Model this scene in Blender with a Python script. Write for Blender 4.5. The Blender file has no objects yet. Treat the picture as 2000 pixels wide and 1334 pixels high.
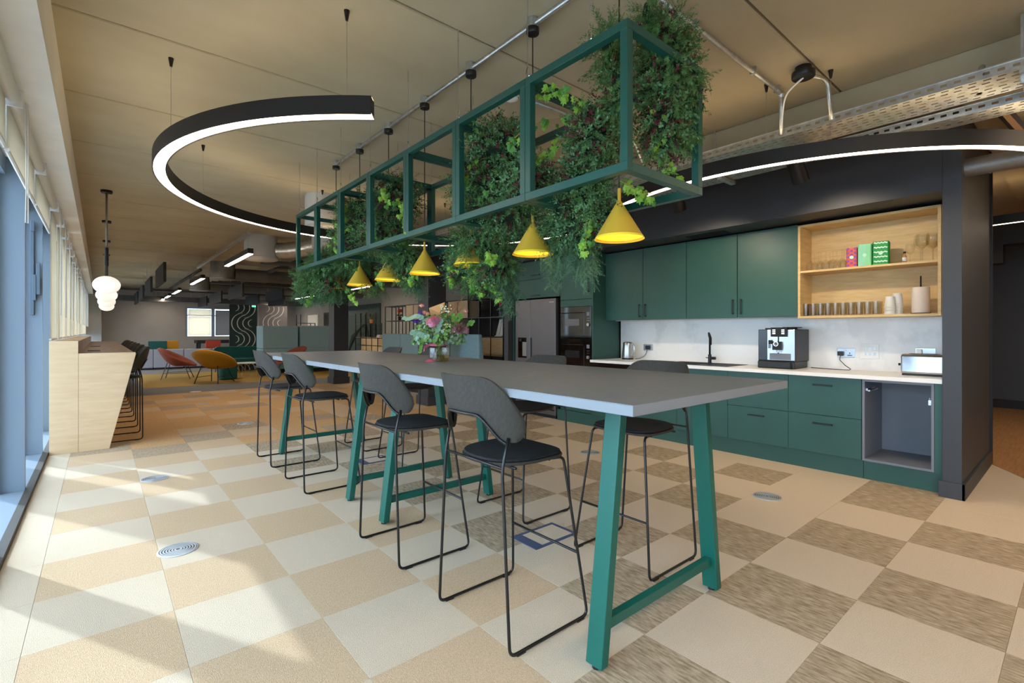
import bpy, bmesh, math, random
from mathutils import Vector, Matrix
random.seed(7)
S = bpy.context.scene
COL = S.collection
PI = math.pi

# ------------------------------------------------------------------ camera
FPX, CXP, CYP, YAW, EYE = 951.4, 1000.0, 648.0, 0.7016, 1.2804
cam = bpy.data.cameras.new('camera'); camo = bpy.data.objects.new('camera', cam); COL.objects.link(camo)
cam.sensor_width = 36; cam.lens = FPX * 36 / 2000; cam.shift_y = (CYP - 667) / 2000; cam.clip_start = 0.05
camo.location = (0, 0, EYE); camo.rotation_euler = (PI / 2, 0, -YAW)
S.camera = camo
# ------------------------------------------------------------------ world, sun, exposure
S.view_settings.view_transform = 'Standard'; S.view_settings.look = 'None'
S.view_settings.gamma = 1.0; S.view_settings.use_curve_mapping = False
S.view_settings.exposure = 0.4
W = bpy.data.worlds.new('world'); S.world = W; W.use_nodes = True
W.node_tree.nodes['Background'].inputs[0].default_value = (0.78, 0.89, 1.0, 1)
W.node_tree.nodes['Background'].inputs[1].default_value = 7.2
sl = bpy.data.lights.new('sun', 'SUN'); sl.energy = 4.6; sl.angle = math.radians(0.9); sl.color = (0.95, 0.97, 1.0)
so = bpy.data.objects.new('sun', sl); COL.objects.link(so); so.location = (-6, 10, 9)
so.rotation_euler = Vector((0.472 * 0.735, -0.881 * 0.735, -0.678)).to_track_quat('-Z', 'Y').to_euler()
# ------------------------------------------------------------------ materials
def lin(r, g, b):
    f = lambda c: (c / 255 / 12.92) if c <= 10.3 else ((c / 255 + .055) / 1.055) ** 2.4
    return (f(r), f(g), f(b), 1)
M = {}
def mat(name, rgb, rough=.6, metal=0., var=0., vscale=6., vstretch=(1, 1, 1), bump=0., bscale=60., bstretch=(1, 1, 1), rgb2=None, spec=.5, detail=4., coat=0., contrast=(.3, .7), trans=0.):
    m = bpy.data.materials.new(name); m.use_nodes = True; nt = m.node_tree; N = nt.nodes; L = nt.links
    b = N['Principled BSDF']; b.inputs['Base Color'].default_value = lin(*rgb); b.inputs['Roughness'].default_value = rough
    b.inputs['Metallic'].default_value = metal; b.inputs['Specular IOR Level'].default_value = spec
    if coat: b.inputs['Coat Weight'].default_value = coat
    geo = None
    def coords(st, sc):
        nonlocal geo
        if geo is None: geo = N.new('ShaderNodeNewGeometry')
        mp = N.new('ShaderNodeMapping'); mp.inputs['Scale'].default_value = st
        L.new(geo.outputs['Position'], mp.inputs[0]); return mp.outputs[0]
    if rgb2 is not None or var:
        n = N.new('ShaderNodeTexNoise'); n.inputs['Scale'].default_value = vscale; n.inputs['Detail'].default_value = detail; n.inputs['Roughness'].default_value = .6
        L.new(coords(vstretch, 1), n.inputs['Vector'])
        r = N.new('ShaderNodeValToRGB'); r.color_ramp.elements[0].position = contrast[0]; r.color_ramp.elements[1].position = contrast[1]
        c1 = lin(*rgb); c2 = lin(*(rgb2 if rgb2 else [max(0, min(255, c * (1 + var))) for c in rgb]))
        if not rgb2: c1 = lin(*[c * (1 - var) for c in rgb])
        r.color_ramp.elements[0].color = c1; r.color_ramp.elements[1].color = c2
        L.new(n.outputs['Fac'], r.inputs[0]); L.new(r.outputs[0], b.inputs['Base Color'])
    if bump:
        n2 = N.new('ShaderNodeTexNoise'); n2.inputs['Scale'].default_value = bscale; n2.inputs['Detail'].default_value = 3
        L.new(coords(bstretch, 1), n2.inputs['Vector'])
        bp = N.new('ShaderNodeBump'); bp.inputs['Strength'].default_value = bump; bp.inputs['Distance'].default_value = .01
        L.new(n2.outputs['Fac'], bp.inputs['Height']); L.new(bp.outputs[0], b.inputs['Normal'])
    if trans:
        tr = N.new('ShaderNodeBsdfTranslucent'); mx = N.new('ShaderNodeMixShader'); mx.inputs[0].default_value = trans
        tr.inputs[0].default_value = lin(*rgb)
        L.new(b.outputs[0], mx.inputs[1]); L.new(tr.outputs[0], mx.inputs[2]); L.new(mx.outputs[0], N['Material Output'].inputs[0])
    M[name] = m; return m
def emit(name, rgb, st, base=(255, 255, 255)):
    m = bpy.data.materials.new(name); m.use_nodes = True; b = m.node_tree.nodes['Principled BSDF']
    b.inputs['Base Color'].default_value = lin(*base); b.inputs['Emission Color'].default_value = lin(*rgb); b.inputs['Emission Strength'].default_value = st
    M[name] = m; return m
def thinglass(name, tint=(255, 255, 255), refl=.08, rough=.02, edge=.5):
    m = bpy.data.materials.new(name); m.use_nodes = True; nt = m.node_tree; N = nt.nodes; L = nt.links
    N.remove(N['Principled BSDF'])
    t = N.new('ShaderNodeBsdfTransparent'); t.inputs[0].default_value = lin(*tint)
    g = N.new('ShaderNodeBsdfGlossy'); g.inputs['Roughness'].default_value = rough
    lw = N.new('ShaderNodeLayerWeight'); lw.inputs[0].default_value = edge
    mr = N.new('ShaderNodeMapRange'); mr.inputs[3].default_value = refl; mr.inputs[4].default_value = min(1, refl * 6)
    mx = N.new('ShaderNodeMixShader')
    L.new(lw.outputs['Facing'], mr.inputs[0]); L.new(mr.outputs[0], mx.inputs[0]); L.new(t.outputs[0], mx.inputs[1]); L.new(g.outputs[0], mx.inputs[2])
    L.new(mx.outputs[0], N['Material Output'].inputs[0]); M[name] = m; return m
mat('concrete', (173, 158, 127), .9, rgb2=(184, 169, 138), vscale=1.3, vstretch=(.8, 1.2, 1), bump=.12, bscale=14, detail=9, contrast=(.35, .65))
mat('screed', (120, 112, 100), .9)
mat('carpet_cream', (200, 181, 156), .97, rgb2=(222, 204, 180), vscale=260, bump=.6, bscale=320, spec=.1, detail=2)
mat('carpet_amber', (194, 154, 108), .97, rgb2=(210, 172, 126), vscale=60, vstretch=(1, .3, 1), bump=.6, bscale=300, spec=.1)
mat('carpet_gold', (195, 165, 131), .97, rgb2=(214, 187, 155), vscale=150, vstretch=(1, .5, 1), bump=.6, bscale=300, spec=.1, detail=3)
mat('carpet_streak', (150, 131, 104), .97, rgb2=(196, 176, 150), vscale=90, vstretch=(1, .16, 1), bump=.6, bscale=300, spec=.1, detail=3, contrast=(.36, .64))
mat('carpet_grey', (118, 116, 114), .97, var=.08, vscale=40, bump=.5, bscale=250, spec=.1)
mat('carpet_slate', (160, 140, 116), .97, rgb2=(186, 164, 138), vscale=60, vstretch=(1, .2, 1), bump=.5, bscale=250, spec=.1)
mat('carpet_yellow', (150, 120, 62), .97, rgb2=(170, 140, 82), vscale=40, bump=.5, bscale=250, spec=.1)
mat('wood_floor', (150, 108, 66), .45, rgb2=(186, 140, 92), vscale=7, vstretch=(.5, 6, 1), detail=8)
mat('plaster', (244, 238, 228), .85, var=.02, vscale=3)
mat('wall_grey', (150, 144, 138), .85, var=.02, vscale=2)
mat('wall_greige', (150, 147, 138), .85, var=.02, vscale=2)
mat('dark_paint', (58, 59, 63), .5, var=.03, vscale=3)
mat('black_wall', (40, 40, 42), .6)
mat('fin_blue', (122, 136, 150), .45)
mat('seal', (62, 58, 52), .7)
mat('cab_green', (44, 86, 78), .42, var=.03, vscale=4)
mat('frame_green', (22, 74, 64), .35)
mat('leg_green', (8, 90, 78), .35)
mat('tabletop', (112, 116, 121), .42, var=.05, vscale=30, detail=8)
mat('table_edge', (130, 135, 141), .5)
mat('metal_black', (22, 22, 24), .35, spec=.5)
mat('plastic_black', (26, 26, 28), .45)
mat('stool_shell', (52, 49, 44), .62, spec=.3, rgb2=(66, 62, 55), vscale=40, vstretch=(6, 1, 1), detail=5)
mat('stool_pad', (22, 22, 23), .8, bump=.4, bscale=200)
mat('oak', (206, 176, 132), .55, rgb2=(226, 200, 158), vscale=5, vstretch=(1, 1, 9), detail=8)
mat('oak_h', (206, 174, 132), .55, rgb2=(220, 190, 152), vscale=2.5, vstretch=(1.2, 1.2, 9), detail=8)
mat('oak_y', (204, 170, 112), .5, rgb2=(222, 192, 138), vscale=5, vstretch=(1, 1, 9), detail=8)
mat('walnut', (122, 98, 80), .45, rgb2=(150, 124, 104), vscale=5, vstretch=(6, .5, 1), detail=6)
mat('marble', (242, 240, 238), .25, rgb2=(228, 227, 226), vscale=1.8, detail=10, contrast=(.52, .6))
mat('worktop', (246, 242, 236), .35, var=.01)
mat('cab_inside', (118, 122, 132), .55)
mat('steel', (190, 192, 194), .28, 1.0)
mat('chrome', (225, 225, 228), .12, 1.0)
mat('galv', (196, 198, 196), .38, .9, var=.08, vscale=25)
mat('galv_dull', (150, 150, 146), .5, .75, var=.08, vscale=8)
mat('duct_dark', (112, 110, 106), .55, .5, var=.06, vscale=5)
mat('drum_white', (188, 184, 176), .6)
mat('fridge_steel', (116, 114, 117), .38, .75)
mat('glass_black', (10, 10, 11), .06, spec=.7)
mat('black_matte', (18, 18, 19), .6)
mat('sink_black', (52, 52, 54), .45)
mat('yellow_lamp', (204, 164, 52), .5)
mat('yellow_in', (255, 226, 60), .5)
mat('white_plastic', (235, 234, 230), .4)
mat('led_body', (30, 29, 29), .5, var=.06, vscale=15)
mat('blind', (226, 214, 194), .85, trans=.6)
mat('blind_grey', (150, 150, 150), .85, trans=.25)
mat('rail_white', (222, 216, 206), .5)
mat('baffle', (52, 52, 52), .95)
mat('service_dark', (74, 72, 70), .7, var=.1, vscale=4)
mat('teal_fabric', (128, 156, 162), .9, var=.03, vscale=30, bump=.2, bscale=200)
mat('grey_fabric', (152, 152, 162), .9, bump=.2, bscale=200)
mat('green_fabric', (14, 78, 72), .85, bump=.2, bscale=200)
mat('yellow_fabric', (186, 130, 20), .8, bump=.2, bscale=200)
mat('rust_fabric', (138, 62, 40), .75, bump=.2, bscale=120)
mat('red_fabric', (178, 66, 44), .8)
mat('panel_green', (24, 48, 48), .6)
mat('panel_mauve', (112, 106, 108), .7)
mat('arc_white', (205, 206, 200), .6)
mat('brown_card', (190, 142, 90), .7)
mat('terracotta', (188, 126, 72), .8)
mat('mural_green', (44, 62, 58), .7, rgb2=(58, 76, 70), vscale=6)
mat('paper_white', (226, 222, 212), .8)
mat('roll_pink', (224, 208, 194), .8)
mat('fern', (50, 92, 48), .6, rgb2=(112, 152, 86), vscale=22, spec=.3, trans=.15)
mat('box_leaf', (46, 92, 52), .55, rgb2=(106, 150, 98), vscale=18, spec=.4, trans=.15)
mat('sage_fern', (58, 98, 74), .6, rgb2=(112, 146, 108), vscale=16, spec=.3, trans=.15)
mat('burgundy', (64, 20, 26), .6, rgb2=(112, 44, 50), vscale=30, spec=.3)
mat('ivy_light', (118, 168, 44), .5, rgb2=(152, 192, 72), vscale=14, spec=.4, trans=.25)
mat('ivy_mid', (66, 124, 44), .5, rgb2=(98, 152, 60), vscale=14, spec=.4, trans=.25)
mat('ivy_dark', (34, 84, 40), .5, rgb2=(56, 108, 52), vscale=14, spec=.4, trans=.2)
mat('vine', (150, 128, 70), .7)
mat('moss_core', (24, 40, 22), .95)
mat('pink_flower', (206, 122, 150), .8, rgb2=(226, 160, 178), vscale=90)
mat('mauve_flower', (170, 122, 134), .8, rgb2=(206, 168, 172), vscale=60)
mat('purple_flower', (92, 50, 160), .7)
mat('blush', (226, 160, 150), .7)
mat('astilbe', (170, 96, 72), .8)
mat('eucalyptus', (128, 164, 140), .65, rgb2=(168, 196, 172), vscale=12, trans=.2)
mat('leaf_green', (98, 148, 60), .6, rgb2=(134, 176, 84), vscale=12, trans=.2)
mat('berry_white', (226, 226, 186), .5)
mat('ribbon_pink', (222, 90, 118), .45)
mat('stem_green', (120, 134, 78), .7)
mat('orange_flower', (230, 86, 34), .7); mat('red_flower', (214, 40, 58), .7); mat('cactus', (92, 108, 88), .8)
mat('wrap_red', (226, 84, 46), .5); mat('wrap_purple', (140, 64, 150), .5)
mat('wrap_mint', (128, 216, 130), .5, rgb2=(150, 210, 200), vscale=30, vstretch=(1, 1, .05)); mat('wrap_green', (20, 152, 62), .5); mat('wrap_pale', (196, 236, 214), .5)
mat('logo_white', (220, 220, 220), .4)
mat('black_screen', (30, 30, 34), .2)
mat('trunk_blue', (70, 82, 112), .5)
mat('exterior', (170, 172, 176), .8)
emit('led', (255, 232, 206), 9.5)
emit('led_soft', (255, 236, 214), 66.0)
emit('globe', (255, 236, 226), .62)
emit('bulb', (255, 240, 200), 26.0)
emit('spot_glow', (255, 236, 200), 8.0)
emit('display_white', (240, 245, 255), .8)
emit('fill_panel_glow', (255, 228, 194), 13.0)  # glow of the added fill panels behind the camera
mat('fin_dark', (86, 100, 114), .45)
emit('exit_green', (60, 230, 150), 2.0)
thinglass('glass'); thinglass('pane_glass', (235, 244, 250), .05)
mat('vent_steel', (190, 194, 198), .5, .5)
thinglass('drink_glass', (250, 250, 246), .035, .05, .35)
thinglass('jar_glass', (244, 246, 240), .05, .03, .4)
thinglass('water', (226, 206, 150), .05)

# ------------------------------------------------------------------ geometry helpers
class G:
    def __init__(s): s.v = []; s.f = []; s.mi = []; s.cur = 0
    def add(s, V, F):
        o = len(s.v); s.v += [tuple(p) for p in V]; s.f += [tuple(i + o for i in q) for q in F]; s.mi += [s.cur] * len(F); return s
    def box(s, x0, x1, y0, y1, z0, z1):
        return s.add([(x0, y0, z0), (x1, y0, z0), (x1, y1, z0), (x0, y1, z0), (x0, y0, z1), (x1, y0, z1), (x1, y1, z1), (x0, y1, z1)],
                     [(0, 3, 2, 1), (4, 5, 6, 7), (0, 1, 5, 4), (1, 2, 6, 5), (2, 3, 7, 6), (3, 0, 4, 7)])
    def hexa(s, P): return s.add(P, [(0, 3, 2, 1), (4, 5, 6, 7), (0, 1, 5, 4), (1, 2, 6, 5), (2, 3, 7, 6), (3, 0, 4, 7)])
    def tube(s, pts, r, n=8, caps=True, closed=False):
        P = [Vector(p) for p in pts]; m = len(P); rs = r if isinstance(r, (list, tuple)) else [r] * m
        V = []; F = []; up = None
        for i, p in enumerate(P):
            if closed: t = (P[(i + 1) % m] - P[i - 1])
            else: t = (P[min(i + 1, m - 1)] - P[max(i - 1, 0)])
            t = t.normalized() if t.length > 1e-9 else Vector((0, 0, 1))
            if up is None: up = Vector((0, 0, 1)) if abs(t.z) < .9 else Vector((1, 0, 0))
            a = t.cross(up)
            if a.length < 1e-6: a = t.orthogonal()
            a.normalize(); up = a.cross(t).normalized()
            for k in range(n):
                q = 2 * PI * k / n; V.append(p + (a * math.cos(q) + up * math.sin(q)) * rs[i])
        for i in range(m if closed else m - 1):
            j = (i + 1) % m
            for k in range(n): F.append((i * n + k, i * n + (k + 1) % n, j * n + (k + 1) % n, j * n + k))
        if caps and not closed: F.append(tuple(range(n - 1, -1, -1))); F.append(tuple((m - 1) * n + k for k in range(n)))
        return s.add(V, F)
    def lathe(s, prof, n=20, c=(0, 0, 0), cap=True, sx=1, sy=1):
        V = []; F = []; m = len(prof)
        for (r, z) in prof:
            for k in range(n):
                a = 2 * PI * k / n; V.append((c[0] + r * math.cos(a) * sx, c[1] + r * math.sin(a) * sy, c[2] + z))
        for i in range(m - 1):
            for k in range(n): F.append((i * n + k, i * n + (k + 1) % n, (i + 1) * n + (k + 1) % n, (i + 1) * n + k))
        if cap: F.append(tuple(range(n - 1, -1, -1))); F.append(tuple((m - 1) * n + k for k in range(n)))
        return s.add(V, F)
    def prism(s, poly, axis, a0, a1):
        n = len(poly)
        def pt(p, a): return (a, p[0], p[1]) if axis == 'x' else (p[0], a, p[1]) if axis == 'y' else (p[0], p[1], a)
        V = [pt(p, a0) for p in poly] + [pt(p, a1) for p in poly]
        F = [tuple(range(n - 1, -1, -1)), tuple(range(n, 2 * n))] + [(i, (i + 1) % n, n + (i + 1) % n, n + i) for i in range(n)]
        return s.add(V, F)
    def sphere(s, c, r, nu=12, nv=8, sc=(1, 1, 1)):
        V = []; F = []
        for j in range(nv + 1):
            b = -PI / 2 + PI * j / nv
            for k in range(nu):
                a = 2 * PI * k / nu; V.append((c[0] + r * sc[0] * math.cos(b) * math.cos(a), c[1] + r * sc[1] * math.cos(b) * math.sin(a), c[2] + r * sc[2] * math.sin(b)))
        for j in range(nv):
            for k in range(nu): F.append((j * nu + k, j * nu + (k + 1) % nu, (j + 1) * nu + (k + 1) % nu, (j + 1) * nu + k))
        return s.add(V, F)
    def grid(s, fn, nu, nv):
        V = [fn(i / nu, j / nv) for j in range(nv + 1) for i in range(nu + 1)]
        F = [(j * (nu + 1) + i, j * (nu + 1) + i + 1, (j + 1) * (nu + 1) + i + 1, (j + 1) * (nu + 1) + i) for j in range(nv) for i in range(nu)]
        return s.add(V, F)
    def mesh(s, name, mats, smooth=False):
        me = bpy.data.meshes.new(name); me.from_pydata(s.v, [], s.f)
        for m in (mats if isinstance(mats, (list, tuple)) else [mats]): me.materials.append(M[m])
        if any(s.mi): me.polygons.foreach_set('material_index', s.mi)
        bm = bmesh.new(); bm.from_mesh(me)
        if getattr(s, 'weld', False): bmesh.ops.remove_doubles(bm, verts=bm.verts, dist=1e-5)
        bmesh.ops.recalc_face_normals(bm, faces=bm.faces); bm.to_mesh(me); bm.free()
        if smooth:
            me.polygons.foreach_set('use_smooth', [True] * len(me.polygons))
            if smooth != 'all': me.set_sharp_from_angle(angle=math.radians(40))
        me.update(); return me
    def obj(s, name, mats, parent=None, loc=(0, 0, 0), rz=0., smooth=False, bevel=0., seg=2, solid=0., label=None, subd=0):
        me = s.mesh(name, mats, smooth); o = bpy.data.objects.new(name, me); COL.objects.link(o)
        o.location = loc; o.rotation_euler = (0, 0, rz)
        if parent is not None: o.parent = parent
        if solid: md = o.modifiers.new('solid', 'SOLIDIFY'); md.thickness = solid; md.offset = 0
        if bevel: md = o.modifiers.new('bevel', 'BEVEL'); md.width = bevel; md.segments = seg; md.limit_method = 'ANGLE'; md.angle_limit = math.radians(35)
        if subd: md = o.modifiers.new('sub', 'SUBSURF'); md.levels = subd; md.render_levels = subd
        if label: o['label'] = label
        return o
def box(x0, x1, y0, y1, z0, z1): return G().box(x0, x1, y0, y1, z0, z1)
def tag(o, label, cat, group=None):
    o['label'] = label; o['category'] = cat
    if group: o['group'] = group
    return o
def thing(name, label, cat, loc=(0, 0, 0), rz=0., group=None):
    o = bpy.data.objects.new(name, None); COL.objects.link(o); o.location = loc; o.rotation_euler = (0, 0, rz); o.empty_display_size = .1
    return tag(o, label, cat, group)
def struct(o): o['kind'] = 'structure'; return o
def stuff(o): o['kind'] = 'stuff'; return o
def copy_tree(o, parent=None):
    c = o.copy(); COL.objects.link(c); c.parent = parent
    for ch in list(o.children): copy_tree(ch, c)
    return c
def dup(root, loc, rz, label=None, group=None):
    r = copy_tree(root); r.location = loc; r.rotation_euler = (0, 0, rz)
    if label: r['label'] = label
    if group: r['group'] = group
    return r
def bez(p0, p1, p2, p3, n=10):
    P = [Vector(p) for p in (p0, p1, p2, p3)]
    return [P[0] * (1 - t) ** 3 + P[1] * 3 * t * (1 - t) ** 2 + P[2] * 3 * t * t * (1 - t) + P[3] * t ** 3 for t in [i / n for i in range(n + 1)]]
def rounded(pts, r, n=5):
    P = [Vector(p) for p in pts]; out = [P[0]]
    for i in range(1, len(P) - 1):
        a = P[i - 1] - P[i]; b = P[i + 1] - P[i]; rr = min(r, a.length * .45, b.length * .45)
        p = P[i] + a.normalized() * rr; q = P[i] + b.normalized() * rr
        for k in range(n + 1):
            t = k / n; out.append(p * (1 - t) ** 2 + P[i] * 2 * t * (1 - t) + q * t * t)
    out.append(P[-1]); return out
def rrect(w, d, r, n=4, c=(0, 0)):
    o = []
    for (sx, sy, a0) in ((1, 1, 0), (-1, 1, PI / 2), (-1, -1, PI), (1, -1, 1.5 * PI)):
        for k in range(n + 1):
            a = a0 + PI / 2 * k / n; o.append((c[0] + sx * (w / 2 - r) + r * math.cos(a), c[1] + sy * (d / 2 - r) + r * math.sin(a)))
    return o
def text_mesh(txt, size, name, matname, parent, loc, rot, depth=.0006):
    cu = bpy.data.curves.new(name + '_font', 'FONT'); cu.body = txt; cu.size = size; cu.extrude = depth; cu.align_x = 'CENTER'; cu.align_y = 'CENTER'
    t = bpy.data.objects.new(name + '_tmp', cu); COL.objects.link(t); dg = bpy.context.evaluated_depsgraph_get(); dg.update()
    me = bpy.data.meshes.new_from_object(t.evaluated_get(dg)); bpy.data.objects.remove(t); me.materials.clear(); me.materials.append(M[matname])
    o = bpy.data.objects.new(name, me); COL.objects.link(o); o.parent = parent; o.location = loc; o.rotation_euler = rot; return o
def proj(x, y, z):
    d = x * math.sin(YAW) + y * math.cos(YAW); r = x * math.cos(YAW) - y * math.sin(YAW)
    if d < .05: return None
    return CXP + FPX * r / d, CYP - FPX * (z - EYE) / d

# ================================================================== THE SETTING
CEIL = 3.03
# glowing panels added behind the camera as warm fill, unseen
for i, (x, y) in enumerate(((2.2, -1.2), (5.2, -1.2), (8.6, -1.2))):
    t = thing('added_fill_panel', 'added warm fill light panel, unseen behind the viewpoint, %s' % ['window side', 'middle', 'corridor side'][i], 'ceiling light', (x, y, 2.95), 0, 'added fill light panels')
    box(-.92, .92, -.27, .27, .008, .08).obj('housing', 'rail_white', t); box(-.9, .9, -.25, .25, 0, .008).obj('diffuser', 'fill_panel_glow', t)

floor = struct(box(-.66, 12, -3, 24.6, -.14, -.006).obj('floor', 'screed'))
TX, TY, TS = .2593, 4.7133, .5
def tile_mesh(m):
    g = G(); e = .0004; c = .001
    V = [(e, e, -.006), (TS - e, e, -.006), (TS - e, TS - e, -.006), (e, TS - e, -.006), (e, e, -c), (TS - e, e, -c), (TS - e, TS - e, -c), (e, TS - e, -c),
         (e + c, e + c, 0), (TS - e - c, e + c, 0), (TS - e - c, TS - e - c, 0), (e + c, TS - e - c, 0)]
    F = [(0, 3, 2, 1), (8, 9, 10, 11)] + [(a, (a + 1) % 4, 4 + (a + 1) % 4, 4 + a) for a in range(4)] + [(4 + a, 4 + (a + 1) % 4, 8 + (a + 1) % 4, 8 + a) for a in range(4)]
    g.add(V, F); return g.mesh('carpet_tile_' + m, m)
TM = {m: tile_mesh(m) for m in ('carpet_cream', 'carpet_gold', 'carpet_streak', 'carpet_slate', 'carpet_amber')}
VENTS = [(.364, 5.249), (.349, 3.449), (3.954, 1.611), (3.961, 3.41), (1.551, 7.6), (1.394, 10.13), (1.554, 12.31)]
rt = random.Random(3)
cells = []
for j in range(-15, 16):
    for i in range(-1, 14):
        x, y = TX + TS * i, TY - TS * (j + 1)
        if x > 4.9 and .4 < y < 6.05: 
            if x > 5.2: continue
        if y <= .62 and x > 6.3: continue
        if x > 6.6: continue
        odd = (i + j) % 2 == 1
        r = rt.random()
        if i >= 9: m = 'carpet_cream' if r < .8 else 'carpet_streak'
        elif y > 5.9 and (y < 7.4) and r > .35: m = 'carpet_gold' if odd else ('carpet_slate' if r < .8 else 'carpet_streak')
        elif y > 5.9: m = ('carpet_amber' if r < .7 else 'carpet_slate' if r < .9 else 'carpet_gold') if odd else ('carpet_amber' if r < .55 else 'carpet_gold' if r < .75 else 'carpet_slate')
        elif not odd: m = 'carpet_cream'
        else: m = 'carpet_gold' if (i <= 1 or (i == 2 and r < .6)) else 'carpet_streak'
        if i >= 5 and any(x < a < x + TS and y < b < y + TS for a, b in VENTS): m = 'carpet_cream'
        p = proj(x + .25, y + .25, 0); vis = p is not None and -220 < p[0] < 2260 and p[1] < 1700
        d = (x + .25) * math.sin(YAW) + (y + .25) * math.cos(YAW)
        cells.append((d if vis else 1e3 + abs(d), x, y, m))
cells.sort()
rest = {m: G() for m in TM}
for n, (d, x, y, m) in enumerate(cells):
    if n < 296:
        o = bpy.data.objects.new('carpet_tile', TM[m]); COL.objects.link(o); o.location = (x, y, 0); o.parent = floor
    else: rest[m].box(x + .001, x + TS - .001, y + .001, y + TS - .001, -.006, 0)
for m, g in rest.items():
    if g.v: stuff(g.obj('carpet_tiles_far', m, floor))
g = G()
for j in range(-15, 16): g.box(-.409, -.2417, TY - TS * (j + 1) + .001, TY - TS * j - .001, -.006, 0)
stuff(g.obj('carpet_border_tiles', 'carpet_cream', floor))
box(-.42, 7.0, 12.215, 24, -.006, -.001).obj('carpet_field', 'carpet_grey', floor)
box(.75, 6.8, 13.75, 18.2, -.004, .001).obj('carpet_field', 'carpet_yellow', floor)
G().prism([(6.61, .62), (6.61, 3), (11.6, 3), (11.6, -3), (.24, -3)], 'z', -.004, .002).obj('wood_flooring', 'wood_floor', floor)

# ceiling of precast planks
ceil = struct(box(-.66, 12, -3, 24.6, 3.075, 3.2).obj('ceiling', 'concrete'))
y = 1.17 - 1.2 * 4
while y < 24:
    box(-.22, 11.7, max(y + .007, -3), min(y + 1.2 - .007, 24.4), CEIL, 3.075).obj('ceiling_plank', 'concrete', ceil, bevel=.006, seg=1)
    y += 1.2
struct(box(4.12, 4.36, -3, 9.2, 2.78, CEIL).obj('trim_1', 'concrete', bevel=.008))      # downstand beam before the kitchen
dk = struct(box(5.25, 11.6, -3, .6, 3.0, 3.028).obj('trim_2', 'concrete'))
for k in range(17): box(5.25, 11.6, -2.9 + k * .2, -2.9 + k * .2 + .1, 2.93, 3.0).obj('deck_rib', 'concrete', dk)

# window wall on the left
struct(box(-.66, -.2, -3, 24, 2.64, 3.12).obj('wall_left', 'plaster'))
FIN = [5.42 + 1.53 * k for k in range(-5, 12)]
for n, fy in enumerate(FIN):
    w = struct(G().box(-.66, -.455, fy, fy + .05, -.02, 2.64).box(-.66, -.455, fy + .05, fy + 1.53, -.04, .03).box(-.66, -.56, fy + .05, fy + 1.53, 2.5, 2.64).box(-.66, -.6, fy + .05, fy + .1, .03, 2.5).box(-.66, -.6, fy + 1.48, fy + 1.53, .03, 2.5).obj('window_%d' % (n + 1), 'fin_blue'))
    box(-.636, -.628, fy + .1, fy + 1.48, .03, 2.5).obj('pane', 'pane_glass', w)
    if n == 6:
        box(-.545, -.515, fy - .028, fy, 1.45, 2.36).obj('casement_bar', 'fin_dark', w, bevel=.004)
        G().box(-.528, -.5, fy - .05, fy - .028, 1.6, 1.86).box(-.5, -.47, fy - .045, fy - .03, 1.66, 1.98).box(-.54, -.51, fy - .06, fy - .028, 2.3, 2.4).obj('window_handle', 'fin_dark', w, bevel=.003)
struct(G().box(-.455, -.41, -3, 24, -.006, .035).obj('trim_3', 'seal'))
struct(box(-.66, .03, 23.2, 24, 0, CEIL).obj('wall_left_pier', 'wall_grey'))
# unseen piers added outside to shade part of the glazing, and paving
for k in range(-2, 3): struct(box(-1.72, -1.42, 7.35 + k * 4.6, 7.98 + k * 4.6, -.2, 4).obj('trim_unseen_shade_pier', 'exterior'))
struct(box(-30, -.66, -30, 60, -.5, -.2).obj('floor_outside', 'exterior'))

# far wall with a window
struct(G().box(-.66, 2.67, 24, 24.2, 0, 3.1).box(5.3, 12, 24, 24.2, 0, 3.1).box(2.67, 5.3, 24, 24.2, 0, 1.08).box(2.67, 5.3, 24, 24.2, 2.3, 3.1).obj('wall_far', 'wall_grey'))
w = struct(G().box(2.67, 5.3, 24.02, 24.1, 1.04, 1.1).box(2.67, 5.3, 24.02, 24.1, 2.24, 2.3).box(2.65, 2.75, 24.02, 24.1, 1.1, 2.24).box(3.6, 3.72, 24.02, 24.1, 1.1, 2.24).box(4.5, 4.58, 24.02, 24.1, 1.1, 2.24).box(5.22, 5.3, 24.02, 24.1, 1.1, 2.24).box(2.75, 5.22, 24.03, 24.09, 1.94, 1.99).obj('window_30', 'fin_blue'))
box(2.75, 3.6, 24.06, 24.066, 1.1, 2.24).obj('pane', 'pane_glass', w); box(3.72, 4.5, 24.06, 24.066, 1.1, 2.24).obj('pane', 'pane_glass', w); box(4.58, 5.22, 24.06, 24.066, 1.1, 2.24).obj('pane', 'pane_glass', w)

# right wall beyond the kitchen: black near, greige far
struct(box(7.0, 7.2, 6.1, 10.0, 0, 3.07).obj('wall_right_near', 'black_wall'))
struct(box(7.0, 7.2, 10.0, 24, 0, 3.07).obj('wall_right', 'wall_greige'))
struct(box(5.0, 7.0, 6.015, 6.115, 0, 3.07).obj('wall_kitchen_end', 'dark_paint'))
struct(G().box(5.0, 5.12, .735, 6.015, 2.375, 3.07).box(5.12, 5.78, .735, 6.015, 2.375, 2.45).obj('wall_kitchen_fascia', 'dark_paint'))
struct(box(5.0, 6.6, .62, .735, 0, 3.07).obj('wall_kitchen_side', 'dark_paint', bevel=.003))
struct(box(5.72, 5.86, .735, 6.015, 0, 2.45).obj('wall_kitchen_back', 'dark_paint'))
struct(G().box(4.98, 5.0, .6, .755, 0, .125).box(4.98, 6.62, .6, .62, 0, .125).obj('baseboard_kitchen', 'dark_paint', bevel=.003))
struct(box(6.6, 6.63, .6, .75, 0, 3.05).obj('trim_4', 'black_matte'))
struct(box(-.66, 12, -3.2, -3, 0, 3.1).obj('wall_rear', 'wall_grey'))
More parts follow.
